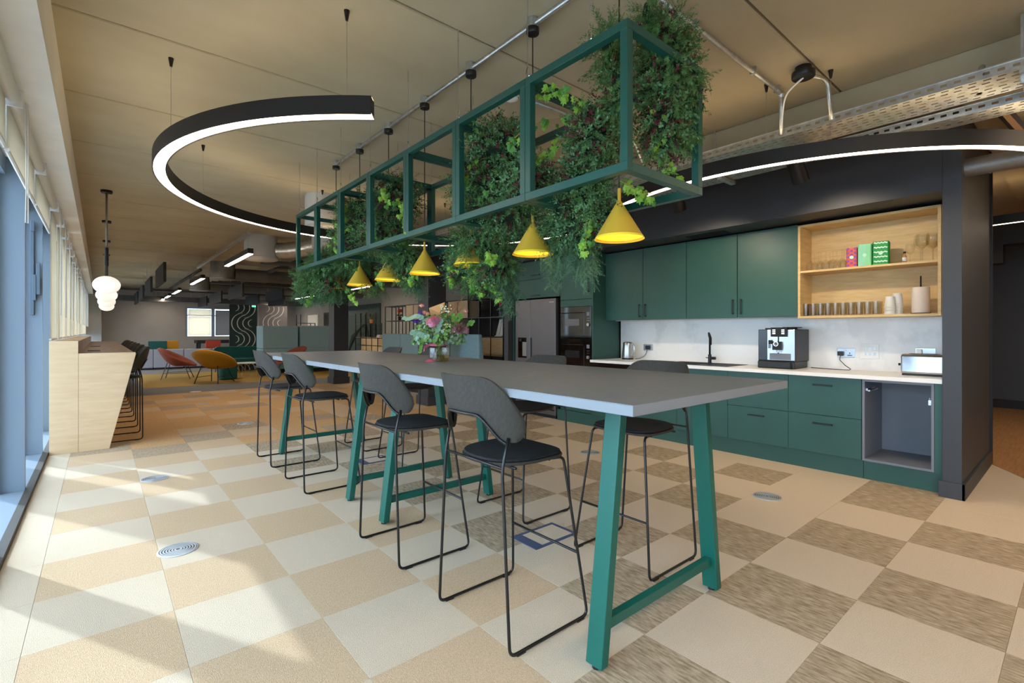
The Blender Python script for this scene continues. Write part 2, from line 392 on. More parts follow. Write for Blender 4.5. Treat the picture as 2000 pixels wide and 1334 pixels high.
struct(box(11.6, 11.8, -3, 3, 0, 3.1).obj('wall_corridor', 'dark_paint'))
struct(box(11.57, 11.6, -3, 3, 0, .14).obj('baseboard_corridor', 'black_matte'))
struct(box(6.6, 11.8, 3, 3.2, 0, 3.1).obj('wall_corridor_side', 'dark_paint'))
struct(G().box(9.0, 9.25, -2.5, 2.5, 2.42, 2.7).box(9.0, 9.25, .72, .86, 2.18, 2.42).obj('trim_5', 'black_matte'))
# columns
for n, (x, y) in enumerate(((4.32, 7.35), (4.38, 11.95))):
    c = thing('column', ['charcoal painted square column beside the near teal high-back sofa', 'charcoal painted square column beside the far teal booth seats'][n], 'column', (x, y, 0), 0, 'charcoal columns')
    box(0, .36, 0, .36, .16, 3.03).obj('shaft', 'dark_paint', c, bevel=.004); box(-.025, .385, -.025, .385, 0, .16).obj('plinth', 'dark_paint', c, bevel=.006)

# roller blinds
def blind(y0, y1, zb, label, chain=False):
    t = thing('roller_blind', label, 'blind', (-.40, y0, 0), 0, 'roller blinds on the window wall')
    L = y1 - y0
    G().tube([(.03, .01, 2.585), (.03, L - .01, 2.585)], .033, 12).obj('roller_tube', 'rail_white', t, smooth=True)
    box(-.001, .001, .03, L - .03, zb, 2.585).obj('fabric', 'blind', t)
    G().tube([(0, .03, zb), (0, L - .03, zb)], .012, 8).obj('bottom_bar', 'rail_white', t, smooth=True)
    G().box(-.01, .07, 0, .012, 2.54, 2.64).obj('bracket', 'white_plastic', t, bevel=.004)
    if chain: G().tube([(.075, .02, 2.58), (.078, .02, 2.1), (.075, .02, 1.45 if zb < 2 else 1.9), (.085, .03, 1.45 if zb < 2 else 1.9), (.085, .03, 2.58)], .003, 5).obj('pull_chain', 'rail_white', t)
ys = [-.7, .82, 2.35, 3.88, 5.42, 6.95]
lab = ['raised cream roller blind nearest behind the camera', 'raised cream roller blind second along the glazing', 'raised cream roller blind third along the glazing', 'half-raised cream roller blind beside the beaded chain', 'half-raised cream roller blind above the casement handle']
for k in range(5): blind(ys[k], ys[k + 1] - .01, 2.3, lab[k], k == 3)
yy = 6.98; k = 0
NB = ['first', 'second', 'third', 'fourth', 'fifth', 'sixth', 'seventh', 'eighth', 'ninth', 'tenth', 'eleventh', 'twelfth', 'thirteenth', 'fourteenth', 'fifteenth', 'sixteenth']
while yy < 22.5:
    blind(yy, yy + .98, 1.2, 'lowered cream roller blind, %s along behind the oak bar counter' % NB[k], True); yy += 1.02; k += 1
tag(box(2.77, 3.58, 23.985, 23.995, 1.12, 1.93).obj('window_blind', 'blind'), 'pale lowered blind over the far wall window', 'blind')
tag(box(3.74, 5.2, 23.985, 23.995, 1.12, 2.2).obj('window_blind', 'blind_grey'), 'grey slatted blind over the far wall window', 'blind')
tag(box(2.77, 3.58, 23.97, 23.98, 1.97, 2.23).obj('window_blind', 'blind'), 'short white blind at the top of the far wall window', 'blind')

# ================================================================== TABLES AND STOOLS
def bar_table(y0, label):
    t = thing('bar_table', label, 'table', (1.245, y0, 0), 0, 'long grey bar tables')
    G().box(0, 1.19, 0, 2.405, 1.019, 1.053).obj('tabletop', 'table_edge', t, bevel=.0015, seg=1)
    box(.0015, 1.1885, .0015, 2.4035, 1.053, 1.0545).obj('laminate', 'tabletop', t)
    cx = .642
    for yl in (.272, 2.1):
        for s in (-1, 1):
            xo = cx + s * .461 ; dx = -s * .125; w = .042 * s
            P = [(xo, yl, .012), (xo - w, yl, .012), (xo - w, yl + .078, .012), (xo, yl + .078, .012)]
            Q = [(p[0] + dx, p[1], 1.019) for p in P]
            if s > 0: P = [P[1], P[0], P[3], P[2]]; Q = [Q[1], Q[0], Q[3], Q[2]]
            lg = G().hexa(P + Q).obj('leg', 'leg_green', t, bevel=.004)
            G().lathe([(.018, 0), (.018, .012)], 10, (xo - w / 2, yl + .04, 0)).obj('foot_pad', 'plastic_black', lg)
        box(cx - .42, cx + .42, yl + .022, yl + .056, .13, .172).obj('foot_bar', 'leg_green', t, bevel=.002)
        box(cx - .36, cx + .36, yl + .01, yl + .068, .985, 1.019).obj('cross_bar', 'leg_green', t)
    return t
bar_table(.9, 'near grey-topped bar table with green A-frame legs')
bar_table(3.309, 'far grey-topped bar table with green legs, behind the flower jar')

def make_stool():
    t = thing('bar_stool', 'x', 'stool')
    R_ = .0068
    def back(tt, z, off=0.):
        a = abs(tt); return (-.270 + .125 * a * a - .045 * (z - .9) / .2 + off, .25 * math.sin(tt * 1.2) / math.sin(1.2), z)
    def zbot(a):
        sm = max(0, min(1, (a - .3) / .42)); sm = sm * sm * (3 - 2 * sm)
        return .945 - .112 * sm + .05 * max(0, (a - .82) / .18) ** 2
    def ztop(a): return 1.1 - .175 * max(0, (a - .42) / .58) ** 2.3
    for s in (-1, 1):
        p = back(.76 * s, zbot(.76) + .02, -.006)
        pts = [(.1, s * .165, .715), (.158, s * .178, .715), (.23, s * .258, .008), (-.225, s * .258, .008), (-.222, s * .207, .73), p]
        G().tube(rounded(pts, .035), R_, 8).obj('sled_leg', 'metal_black', t, smooth='all')
        for xx in (.18, -.17): box(xx - .022, xx + .022, s * .258 - .008, s * .258 + .008, 0, .008).obj('glide', 'plastic_black', t)
    G().tube([back(-.76 + 1.52 * k / 22, zbot(abs(-.76 + 1.52 * k / 22)) - .004, -.006) for k in range(23)], R_, 8).obj('back_rail', 'metal_black', t, smooth='all')
    G().tube([(.2, -.228, .285), (.2, .228, .285)], .0062, 8).obj('foot_rest', 'metal_black', t, smooth='all')
    for xx, yy, zz in ((.08, .17, .713), (-.13, .185, .713), (-.218, .208, .733)): G().tube([(xx, -yy, zz), (xx, yy, zz)], .006, 6).obj('seat_rail', 'metal_black', t, smooth='all')
    out = []
    for k in range(32):
        a = 2 * PI * k / 32; c, s_ = math.cos(a), math.sin(a); e = .5 if c > 0 else .8
        x = .2 * math.copysign(abs(c) ** e, c) - .017; yv = (.203 + .012 * c) * math.copysign(abs(s_) ** e, s_); out.append((x, yv))
    seat = G().prism(out, 'z', .722, .735).obj('seat', 'stool_shell', t, bevel=.003)
    G().prism([(a * .97 - .0008, b * .97) for a, b in out], 'z', .735, .749).obj('seat_pad', 'stool_pad', seat, bevel=.006)
    def shell(off):
        def fn(u, v):
            tt = (u - .5) * 2; a = abs(tt); zt, zb = ztop(a), zbot(a); zb = min(zb, zt - .004); return back(tt, zb + (zt - zb) * v, off)
        return fn
    g = G(); nu, nv = 36, 7
    g.grid(shell(0), nu, nv); g.grid(shell(.011), nu, nv); n = (nu + 1) * (nv + 1)
    rim = [i for i in range(nu + 1)] + [(j) * (nu + 1) + nu for j in range(1, nv + 1)] + [nv * (nu + 1) + i for i in range(nu - 1, -1, -1)] + [j * (nu + 1) for j in range(nv - 1, 0, -1)]
    g.f += [(rim[i], rim[(i + 1) % len(rim)], n + rim[(i + 1) % len(rim)], n + rim[i]) for i in range(len(rim))]; g.mi += [0] * len(rim)
    g.obj('backrest', 'stool_shell', t, smooth=True)
    for s in (-1, 1): q = back(.76 * s, .885, .02); G().sphere(q, .014, 8, 6, (.6, 1, 2)).obj('back_bracket', 'plastic_black', t, smooth='all')
    return t
stool = make_stool()
spec = [(1.445, 1.715, 0, 'black bar stool nearest the camera, left side of the near table'), (1.445, 2.635, 0, 'black bar stool on the window side, second from the camera'),
        (1.445, 4.22, 0, 'black bar stool on the window side, third from the camera'), (1.445, 5.2, 0, 'black bar stool farthest along the window side of the tables'),
        (2.365, 1.7, PI, 'black bar stool nearest the camera on the kitchen side of the table'), (2.365, 2.67, PI, 'black bar stool in front of the ovens, kitchen side of the table'),
        (2.365, 4.36, PI, 'black bar stool right behind the flower jar'), (2.365, 5.24, PI, 'black bar stool farthest along the kitchen side of the tables')]
for n, (x, y, rz, l) in enumerate(spec):
    if n == 0: o = stool; o.location = (x, y, 0); o.rotation_euler = (0, 0, rz); o['label'] = l; o['group'] = 'stools at the long bar tables'
    else: dup(stool, (x, y, 0), rz, l, 'stools at the long bar tables')
for k in range(7):
    dup(stool, (.16, 7.52 + 1.02 * k, 0), PI, 'black bar stool tucked under the oak bar counter, %s from the camera' % NB[k], 'stools along the oak bar counter')

# oak bar counter under the windows
t = thing('bar_counter', 'pale oak bar counter with slanted end panel along the windows', 'counter', (0, 6.93, 0))
E0, E1 = 0, 8.6
box(-.405, -.179, E0, E0 + .03, 0, 1.183).obj('end_panel', 'oak_h', t, bevel=.002)
G().prism([(-.177, 0), (.076, 0), (.306, 1.03), (.302, 1.05), (-.177, 1.05)], 'y', E0, E0 + .03).obj('end_panel', 'oak_h', t, bevel=.002)
box(-.405, -.181, E0 + .03, E1, 0, 1.18).obj('back_upstand', 'oak_h', t)
box(-.181, .295, E0 + .03, E1, 1.012, 1.046).obj('counter_top', 'walnut', t, bevel=.002)
box(-.1815, -.172, E0 + .032, E1, 1.046, 1.18).obj('upstand_face', 'walnut', t)
for yy in (2.4, 4.8, 7.2): G().prism([(-.18, 0), (.03, 0), (.24, 1.012), (-.18, 1.012)], 'y', yy, yy + .03).obj('support_panel', 'oak_h', t)
for yy in (.9, 3.2): box(-.12, .0, yy, yy + .3, 1.046, 1.049).obj('power_hatch', 'black_matte', t)
# floor diffusers
def vent_mesh():
    g = G(); g.lathe([(.0, 0), (.104, 0), (.104, .003), (.098, .006), (.094, .006), (.094, .002), (.0, .002)], 32, cap=False); return g
v0 = None
VL = ['round steel floor diffuser in the sun near the oak bar', 'large round steel floor diffuser in the sunny carpet nearest the camera', 'round steel floor diffuser beside the kitchen drawers at right', 'round steel floor diffuser in front of the sink cabinets', 'round steel floor diffuser on tan carpet left of the stools', 'round steel floor diffuser at the tan carpet middle distance', 'round steel floor diffuser at the edge of grey and tan carpet']
for (x, y), l in zip(VENTS, VL):
    if v0 is None:
        v0 = thing('floor_diffuser', l, 'floor vent', (x, y, 0), 0, 'round floor diffusers')
        vent_mesh().obj('rim', 'vent_steel', v0, smooth=True)
        G().lathe([(.0, .002), (.093, .002), (.093, .0028), (0, .0028)], 28, cap=False).obj('groove_shade_disc', 'black_matte', v0)  # black disc puts the shade into the grooves between slats
        for r in (.016, .03, .044, .058, .072, .086):
            G().lathe([(r - .004, .001), (r - .004, .006), (r + .004, .006), (r + .004, .001)], 28, cap=False).obj('ring_slat', 'vent_steel', v0, smooth=True)
    else: dup(v0, (x, y, 0), 0, l)
# floor boxes
for n, (x, y, w, d, l) in enumerate(((1.95, 2.09, .36, .23, 'dark blue floor power box under the near table'), (1.93, 4.5, .3, .22, 'dark blue floor power box under the far table'))):
    t = thing('floor_box', l, 'floor box', (x, y, 0), 0, 'floor power boxes')
    b = .022
    for q in ((0, w, 0, b), (0, w, d - b, d), (0, b + .05, b, d - b), (w - b, w, b, d - b)): box(*q, 0, .005).obj('frame_strip', 'trunk_blue', t, bevel=.001)
    box(b + .052, w - b - .002, b + .002, d - b - .002, 0, .0035).obj('lid', 'carpet_cream', t)

# ================================================================== KITCHEN
XF = 5.05           # base fronts
def handle_v(par, x, y, z, L=.16):
    G().box(x - .03, x - .022, y - .007, y + .007, z, z + L).box(x - .022, x, y - .006, y + .006, z + .006, z + .018).box(x - .022, x, y - .006, y + .006, z + L - .018, z + L - .006).obj('handle', 'metal_black', par, bevel=.002)
def handle_h(par, x, y, z, L=.16):
    G().box(x - .03, x - .022, y - L / 2, y + L / 2, z - .007, z + .007).box(x - .022, x, y - L / 2 + .006, y - L / 2 + .018, z - .006, z + .006).box(x - .022, x, y + L / 2 - .018, y + L / 2 - .006, z - .006, z + .006).obj('handle', 'metal_black', par, bevel=.002)
def carcass(par, x0, x1, y0, y1, z0, z1): box(x0 + .02, x1, y0 + .001, y1 - .001, z0, z1).obj('body', 'cab_green', par)
def front(par, name, x, y0, y1, z0, z1): return box(x, x + .019, y0 + .0015, y1 - .0015, z0 + .0015, z1 - .0015).obj(name, 'cab_green', par, bevel=.0012, seg=1)
# drawer units
for n, (y0, y1, l) in enumerate(((1.272, 1.862, 'green two-drawer base cabinet next to the open grey appliance bay'), (1.862, 2.455, 'green two-drawer base cabinet between the sink and the other drawers'))):
    c = thing('drawer_cabinet', l, 'cabinet', (0, 0, 0), 0, 'green base cabinets'); carcass(c, XF, 5.66, y0, y1, .16, .872)
    for z0, z1 in ((.163, .514), (.516, .868)):
        d = front(c, 'drawer', XF, y0, y1, z0, z1); handle_h(d, XF, (y0 + y1) / 2, z1 - .075)
for n, (y0, y1, l) in enumerate(((2.455, 3.05, 'green base cabinet under the black sink, right door'), (3.05, 3.65, 'green base cabinet under the black sink, left door'))):
    c = thing('sink_cabinet', l, 'cabinet', (0, 0, 0), 0, 'green base cabinets'); carcass(c, XF, 5.66, y0, y1, .16, .72)
    d = front(c, 'door', XF, y0, y1, .163, .868); handle_h(d, XF, y0 + .1 if n == 0 else y1 - .1, .79, .1)
c = thing('dishwasher', 'black-fronted integrated dishwasher beside the tall oven housing', 'dishwasher'); box(XF + .02, 5.66, 3.652, 4.32, .16, .872).obj('body', 'black_matte', c)
front(c, 'door', XF, 3.652, 4.32, .163, .75); box(XF, XF + .019, 3.654, 4.318, .753, .868).obj('control_strip', 'glass_black', c)
# open bay
c = thing('appliance_bay', 'open grey carcass without a door at the kitchen right end', 'cabinet')
y0, y1 = .79, 1.268
box(XF, 5.62, y1 - .018, y1, .165, .868).obj('side_panel', 'cab_inside', c); box(XF, 5.62, y0, y0 + .018, .165, .868).obj('side_panel', 'cab_inside', c)
box(XF, 5.62, y0 + .018, y1 - .018, .165, .183).obj('bottom_panel', 'cab_inside', c); box(5.6, 5.618, y0 + .018, y1 - .018, .183, .85).obj('back_panel', 'cab_inside', c); box(XF, 5.62, y0 + .018, y1 - .018, .85, .868).obj('top_rail', 'cab_inside', c)
G().box(XF + .02, XF + .24, y1 - .036, y1 - .018, .77, .79).box(XF + .02, XF + .27, y1 - .05, y1 - .036, .765, .775).tube([(XF + .03, y1 - .045, .77), (XF + .2, y1 - .06, .785)], .008, 8).obj('flap_hinge', 'chrome', c)
G().box(XF + .03, XF + .06, y0 + .018, y0 + .04, .69, .73).lathe([(.012, 0), (.012, .02)], 10, (XF + .045, y0 + .03, .73)).obj('hinge_plate', 'chrome', c)
tag(box(XF, XF + .02, .737, .788, .16, .87).obj('filler_panel', 'cab_green', bevel=.001), 'narrow green filler strip between the open bay and charcoal wall', 'panel')
tag(box(5.09, 5.11, 1.27, 5.0, 0, .158).obj('plinth', 'cab_green'), 'long dark green kitchen plinth under the drawers', 'plinth')
tag(box(5.09, 5.11, .737, 1.267, 0, .158).obj('plinth', 'cab_green'), 'short dark green plinth under the open appliance bay', 'plinth')
# worktop, splashback, sink
wt = thing('worktop', 'white stone worktop running along the kitchen wall', 'worktop')
g = G().box(5.02, 5.69, .737, 2.5, .872, .905).box(5.02, 5.69, 3.32, 4.32, .872, .905).box(5.02, 5.12, 2.5, 3.32, .872, .905).box(5.6, 5.69, 2.5, 3.32, .872, .905)
g.obj('slab', 'worktop', wt)
tag(box(5.69, 5.718, .737, 4.32, .905, 1.44).obj('splashback', 'marble'), 'white marbled splashback behind the worktop', 'splashback')
t = thing('sink', 'black composite sink with drainer set in the white worktop', 'sink')
G().box(5.11, 5.61, 2.49, 2.52, .86, .909).box(5.11, 5.61, 3.3, 3.33, .86, .909).box(5.11, 5.14, 2.52, 3.3, .86, .909).box(5.57, 5.61, 2.52, 3.3, .86, .909).box(5.14, 5.57, 2.52, 2.92, .86, .9).obj('rim', 'sink_black', t, bevel=.003)
G().box(5.14, 5.57, 2.92, 3.3, .73, .745).box(5.14, 5.15, 2.92, 3.3, .745, .9).box(5.56, 5.57, 2.92, 3.3, .745, .9).box(5.15, 5.56, 2.92, 2.93, .745, .9).box(5.15, 5.56, 3.29, 3.3, .745, .9).obj('bowl', 'sink_black', t)
for k in range(6): box(5.2 + k * .055, 5.22 + k * .055, 2.56, 2.86, .9, .904).obj('drainer_rib', 'sink_black', t)
t = thing('mixer_tap', 'matt black swan-neck kitchen tap behind the sink', 'tap', (5.58, 2.93, .905))
G().lathe([(.026, 0), (.026, .006), (.02, .01), (.02, .1), (.014, .105)], 16).obj('body', 'metal_black', t, smooth=True)
G().tube([(0, 0, .1), (0, 0, .3)] + [(-.07 * math.sin(a) * .5 - .0 + (-.055 + .055 * math.cos(a)), -.0 - .035 * (1 - math.cos(a)), .3 + .06 * math.sin(a)) for a in [PI * k / 12 for k in range(1, 13)]] + [(-.112, -.07, .22)], .0115, 10).obj('spout', 'metal_black', t, smooth='all')
G().tube([(0, -.015, .06), (0, -.07, .06)], .018, 12).tube([(0, .015, .06), (-.0, .05, .065)], .005, 8).obj('lever', 'metal_black', t, smooth=True)
# wall cupboards
XU = 5.37
wy = [1.889, 2.502, 3.115, 3.728, 4.338]
UL = ['green wall cupboard next to the oak shelf unit', 'green wall cupboard second from the oak shelf unit', 'green wall cupboard third from the oak shelf unit', 'green wall cupboard above the kettle']
for k in range(4):
    c = thing('wall_cupboard', UL[k], 'cabinet', (0, 0, 0), 0, 'green wall cupboards')
    box(XU + .02, 5.69, wy[k] + .001, wy[k + 1] - .001, 1.44, 2.36).obj('body', 'cab_green', c)
    d = front(c, 'door', XU, wy[k] + .002, wy[k + 1] - .002, 1.436, 2.36)
    handle_v(d, XU, wy[k + 1] - .045 if k in (0, 2) else wy[k] + .045, 1.47, .17)
tag(box(5.55, 5.6, 1.95, 4.3, 1.43, 1.4395).obj('under_cupboard_light', 'rail_white'), 'slim light strip under the green wall cupboards', 'light')
# oak shelf unit
t = thing('oak_shelf_unit', 'open oak wall shelf unit holding glasses and boxes', 'shelf')
a, b_, z0, z1 = .765, 1.886, 1.415, 2.345; XO = 5.355
box(XO, 5.69, b_ - .022, b_, z0, z1).obj('side_panel', 'oak_y', t, bevel=.001); box(XO, 5.69, a + .028, a + .05, z0, z1).obj('side_panel', 'oak_y', t, bevel=.001); box(XO + .01, 5.69, a, a + .027, z0, z1).obj('side_panel', 'oak_y', t)
box(XO, 5.69, a + .05, b_ - .022, z0, z0 + .022).obj('bottom_panel', 'oak_y', t); box(XO, 5.69, a + .05, b_ - .022, z1 - .022, z1).obj('top_panel', 'oak_y', t)
box(XO + .005, 5.68, a + .05, b_ - .022, 1.868, 1.888).obj('shelf_board', 'oak_y', t); box(5.67, 5.689, a + .05, b_ - .022, z0 + .022, z1 - .022).obj('back_panel', 'oak_y', t)
# tall housing
XT = 5.11
c = thing('oven_housing', 'tall green housing with upper door and two black ovens built in', 'cabinet')
box(XT + .02, 5.68, 4.342, 4.362, 0, 2.37).obj('side_panel', 'cab_green', c); box(XT + .02, 5.68, 4.95, 4.968, 0, 2.37).obj('side_panel', 'cab_green', c)
box(XT, XT + .02, 4.342, 4.36, 0, 2.37).obj('side_edge', 'cab_green', c)
box(XT + .021, 5.68, 4.363, 4.949, 1.74, 2.37).obj('upper_box', 'cab_green', c); box(XT + .02, 5.68, 4.363, 4.949, .16, .74).obj('lower_box', 'cab_green', c)
d = front(c, 'door', XT, 4.362, 4.958, 1.735, 2.36); handle_v(d, XT, 4.41, 1.82, .2)
front(c, 'fascia_strip', XT, 4.362, 4.958, 1.635, 1.733); d = front(c, 'drawer', XT, 4.362, 4.958, .16, .72); handle_h(d, XT, 4.66, .66)
def oven(z0, z1, label, micro):
    t = thing('built_in_oven', label, 'oven', (XT - .004, 4.366, z0), 0, 'built-in black ovens'); h = z1 - z0
    box(.024, .5, .01, .576, .005, h - .005).obj('body', 'black_matte', t)
    box(0, .02, 0, .585, 0, h).obj('front_glass', 'glass_black', t, bevel=.002)
    box(-.004, 0, .13, .56, .07, h - .09).obj('door_panel', 'glass_black', t, bevel=.003)
    box(-.006, -.004, .22, .49, .17, h - .17).obj('door_window', 'fridge_steel' if micro else 'black_screen', t)
    G().tube([(-.02, .13, h - .085), (-.02, .55, h - .085)], .006, 8).obj('door_handle', 'metal_black', t)
    G().tube([(-.018, .055, h * .42), (0, .055, h * .42)], .022, 18).obj('dial', 'steel', t, smooth=True)
    box(-.003, 0, .035, .085, h * .7, h * .7 + .05).obj('display', 'cab_inside', t)
    g = G()
    for k in range(6): g.tube([(-.002, .04 + .018 * (k % 3), h * .55 + .03 * (k // 3)), (0, .04 + .018 * (k % 3), h * .55 + .03 * (k // 3))], .004, 8)
    g.obj('button', 'steel', t)
oven(1.195, 1.632, 'upper built-in microwave oven with glossy black front', True)
oven(.745, 1.185, 'lower built-in oven with glossy black front', False)
# fridge
f = thing('fridge', 'graphite side-by-side fridge freezer with water dispenser', 'fridge', (XT, 5.0, 0))
box(.03, .58, .02, .93, .03, 1.765).obj('body', 'black_matte', f)
dl = box(-.03, .028, .578, .93, .05, 1.775).obj('door', 'fridge_steel', f, bevel=.005)
dr = box(-.03, .028, .025, .572, .05, 1.775).obj('door', 'fridge_steel', f, bevel=.005)
G().box(-.034, -.028, .655, .86, .87, 1.19).obj('dispenser', 'glass_black', dl, bevel=.003)
G().box(-.036, -.03, .66, .75, .9, 1.12).obj('dispenser_tray', 'steel', dl); G().tube([(-.045, .78, 1.17), (-.045, .78, 1.13)], .02, 10).obj('dispenser_nozzle', 'black_matte', dl)
box(-.033, -.029, .538, .572, .78, 1.19).obj('grip_recess', 'black_matte', dr)
text_mesh('SAMSUNG', .022, 'brand_lettering', 'logo_white', dr, (-.0305, .11, 1.72), (PI / 2, 0, -PI / 2))
box(.0, .04, .04, .92, 0, .045).obj('kick_plate', 'black_matte', f)
c = thing('fridge_top_cabinet', 'green two-flap cabinet above the graphite fridge', 'cabinet')
box(XT + .021, 5.68, 4.972, 5.985, 1.80, 2.37).obj('body', 'cab_green', c)
for z0, z1 in ((1.80, 2.085), (2.09, 2.365)):
    d = front(c, 'flap_door', XT, 4.972, 5.985, z0, z1); handle_h(d, XT, 5.47, z0 + .04 if z0 < 2 else z0 + .06, .18)
tag(box(XT, 5.68, 5.988, 6.012, 0, 2.37).obj('end_panel', 'cab_green'), 'narrow green end panel left of the fridge', 'panel')
# small appliances
t = thing('kettle', 'brushed steel kettle with black base beside the oven housing', 'kettle', (5.5, 4.06, .905))
G().lathe([(.078, 0), (.078, .018), (.07, .02)], 24).obj('base', 'plastic_black', t, smooth=True)
G().lathe([(.075, .02), (.078, .04), (.064, .2), (.06, .225), (.05, .235), (.0, .24)], 24, cap=False).obj('body', 'steel', t, smooth=True)
G().tube(bez((-.02, -.06, .215), (-.03, -.15, .24), (-.03, -.15, .05), (-.02, -.068, .05), 12), .009, 8).obj('handle', 'chrome', t, smooth='all')
G().prism([(.055, .2), (.085, .225), (.06, .228)], 'x', -.015, .015).obj('spout', 'steel', t)
t = thing('kettle_socket', 'steel double wall socket behind the kettle with black plug', 'socket', (5.69, 3.86, 1.07))
box(-.008, 0, -.073, .073, -.043, .043).obj('plate', 'steel', t, bevel=.002); box(-.04, -.008, -.03, .025, -.03, .025).obj('plug', 'plastic_black', t, bevel=.005)
G().tube(bez((-.03, 0, -.03), (-.05, -.01, -.12), (-.06, .08, -.16), (-.12, .13, -.158), 12), .004, 6).obj('cord', 'plastic_black', t)
# coffee machine
t = thing('coffee_machine', 'black and silver bean-to-cup coffee machine with lit buttons', 'coffee machine', (5.29, 1.885, .905), PI / 2 - PI / 2)
w = .36
box(0, .37, -.0, w, .07, .40).obj('body', 'plastic_black', t, bevel=.008)
G().prism([(-.02, .0), (-.02, w), (.36, w - .01), (.36, .01)], 'z', .0, .075).obj('drip_base', 'plastic_black', t, bevel=.012)
box(-.008, 0, .004, .265, .085, .397).obj('front_panel', 'steel', t, bevel=.002)
box(-.006, 0, .27, w - .004, .085, .397).obj('water_tank', 'black_screen', t, bevel=.002)
g = box(-.028, .02, .07, .225, .325, .42).obj('display_panel', 'black_matte', t, bevel=.004)
for k in range(3):
    for yv in (.092, .178): box(-.0295, -.028, yv, yv + .028, .352 + k * .018, .362 + k * .018).obj('lit_button', 'display_white', t)
G().box(-.05, -.008, .125, .2, .19, .275).box(-.012, -.008, .15, .162, .15, .325).obj('spout_head', 'black_matte', t, bevel=.006)
G().tube([(-.056, .163, .252), (-.05, .163, .252)], .024, 30).obj('logo_disc', 'chrome', t, smooth=True); G().tube([(-.058, .163, .252), (-.056, .163, .252)], .017, 30).obj('logo_face', 'black_matte', t)
text_mesh('jura', .018, 'brand_lettering', 'logo_white', t, (-.0585, .163, .252), (PI / 2, 0, -PI / 2))
G().tube([(-.045, .145, .19), (-.045, .145, .165)], .007, 8).tube([(-.045, .182, .19), (-.045, .182, .165)], .007, 8).obj('coffee_spout', 'chrome', t)
G().box(-.03, -.008, .215, .245, .25, .29).tube([(-.025, .24, .25), (-.025, .24, .205)], .005, 8).obj('milk_spout', 'black_matte', t)
box(-.012, -.008, .04, .24, .09, .155).obj('cup_stage', 'cab_inside', t)
G().box(.02, .2, .05, .3, .4, .415).box(.1, .24, .02, .16, .415, .425).obj('bean_lid', 'plastic_black', t, bevel=.004)
box(-.05, .02, .03, .25, .005, .07).obj('drip_tray', 'plastic_black', t, bevel=.01)
# sockets, switches, toaster
t = thing('coffee_socket', 'pale double wall socket beside the coffee machine with a black plug', 'socket', (5.69, 1.56, 1.07))
box(-.006, 0, -.075, .075, -.044, .044).obj('plate', 'steel', t, bevel=.002); box(-.035, -.006, .02, .07, -.03, .015).obj('plug', 'plastic_black', t, bevel=.006)
G().box(-.0075, -.006, -.05, -.01, -.028, -.02).box(-.0075, -.006, -.034, -.026, -.01, .004).obj('pin_slot', 'black_matte', t); box(-.0085, -.006, -.005, .015, .018, .03).obj('rocker', 'white_plastic', t)
G().tube([(-.025, .045, -.03), (-.03, .05, -.07), (-.05, .0, -.12), (-.09, -.06, -.155), (-.12, -.06, -.162), (-.13, .06, -.162), (-.12, .16, -.16), (-.05, .3, -.16)], .0035, 6).obj('cord', 'plastic_black', t, smooth='all')
t = thing('switch_plate', 'white six-gang switch plate on the splashback', 'switch', (5.69, 1.365, 1.09))
box(-.006, 0, -.073, .073, -.073, .073).obj('plate', 'white_plastic', t, bevel=.002)
for k in range(6): box(-.009, -.006, -.047 + (k % 3) * .036, -.03 + (k % 3) * .036, .015 - (k // 3) * .052, .04 - (k // 3) * .052).obj('switch', 'steel', t, bevel=.001)
t = thing('toaster', 'polished steel toaster at the right end of the worktop', 'toaster', (5.3, .755, .905))
box(0, .17, 0, .3, .012, .185).obj('body', 'chrome', t, bevel=.022, seg=4)
G().box(.01, .16, .01, .29, 0, .014).obj('base', 'plastic_black', t); G().box(.04, .07, .05, .25, .18, .187).box(.1, .13, .05, .25, .18, .187).obj('slot', 'black_matte', t); box(.06, .09, .299, .325, .08, .1).obj('lever', 'black_matte', t)
t = thing('toaster_socket', 'steel double socket behind the toaster', 'socket', (5.69, .95, 1.09)); box(-.006, 0, -.073, .073, -.043, .043).obj('plate', 'steel', t, bevel=.002); box(-.03, -.006, .02, .06, -.02, .03).obj('plug', 'white_plastic', t, bevel=.004)
# glassware
def wine_glass(loc, flip, label, group, sc=1.):
    t = thing('wine_glass', label, 'glass', loc, 0, group)
    pr = [(.034, 0), (.034, .002), (.006, .006), (.0035, .012), (.0035, .085), (.012, .092), (.034, .115), (.038, .14), (.034, .175), (.031, .19)]
    if flip: pr = [(r, .19 - z) for r, z in pr[::-1]]
    pr = [(r * sc, z * sc) for r, z in pr]
    cut = 4 if not flip else 5
    st = pr[:5] if not flip else pr[5:]; bo = pr[4:] if not flip else pr[:6]
    G().lathe(st, 14, cap=False).obj('stem', 'drink_glass', t, smooth=True); G().lathe(bo, 16, cap=False).obj('bowl', 'drink_glass', t, smooth=True)
    return t
w0 = None
for k in range(12):
    x, yv = 5.43 + .1 * (k % 2) + .02 * (k % 3), 1.80 - (k // 2) * .066
    l = 'upturned wine glass, %s from the left in the %s row on the upper shelf' % (NB[k // 2], ['front', 'rear'][k % 2])
    if w0 is None: w0 = wine_glass((x, yv, 1.888), True, l, 'upturned wine glasses')
    else: dup(w0, (x, yv, 1.888), 0, l)
w1 = None
for k, (x, yv) in enumerate(((5.45, .93), (5.52, .955), (5.47, .86), (5.56, .88))):
    l = 'tall upright wine glass on the upper shelf, %s' % ['left one in front', 'left one behind', 'rightmost in front', 'rightmost behind'][k]
    if w1 is None: w1 = wine_glass((x, yv, 1.888), False, l, 'upright tall wine glasses', 1.3)
    else: dup(w1, (x, yv, 1.888), 0, l)
wine_glass((5.53, 1.03, 1.888), False, 'shorter upright wine glass behind the small bottle', 'upright tall wine glasses', .95)
u0 = None
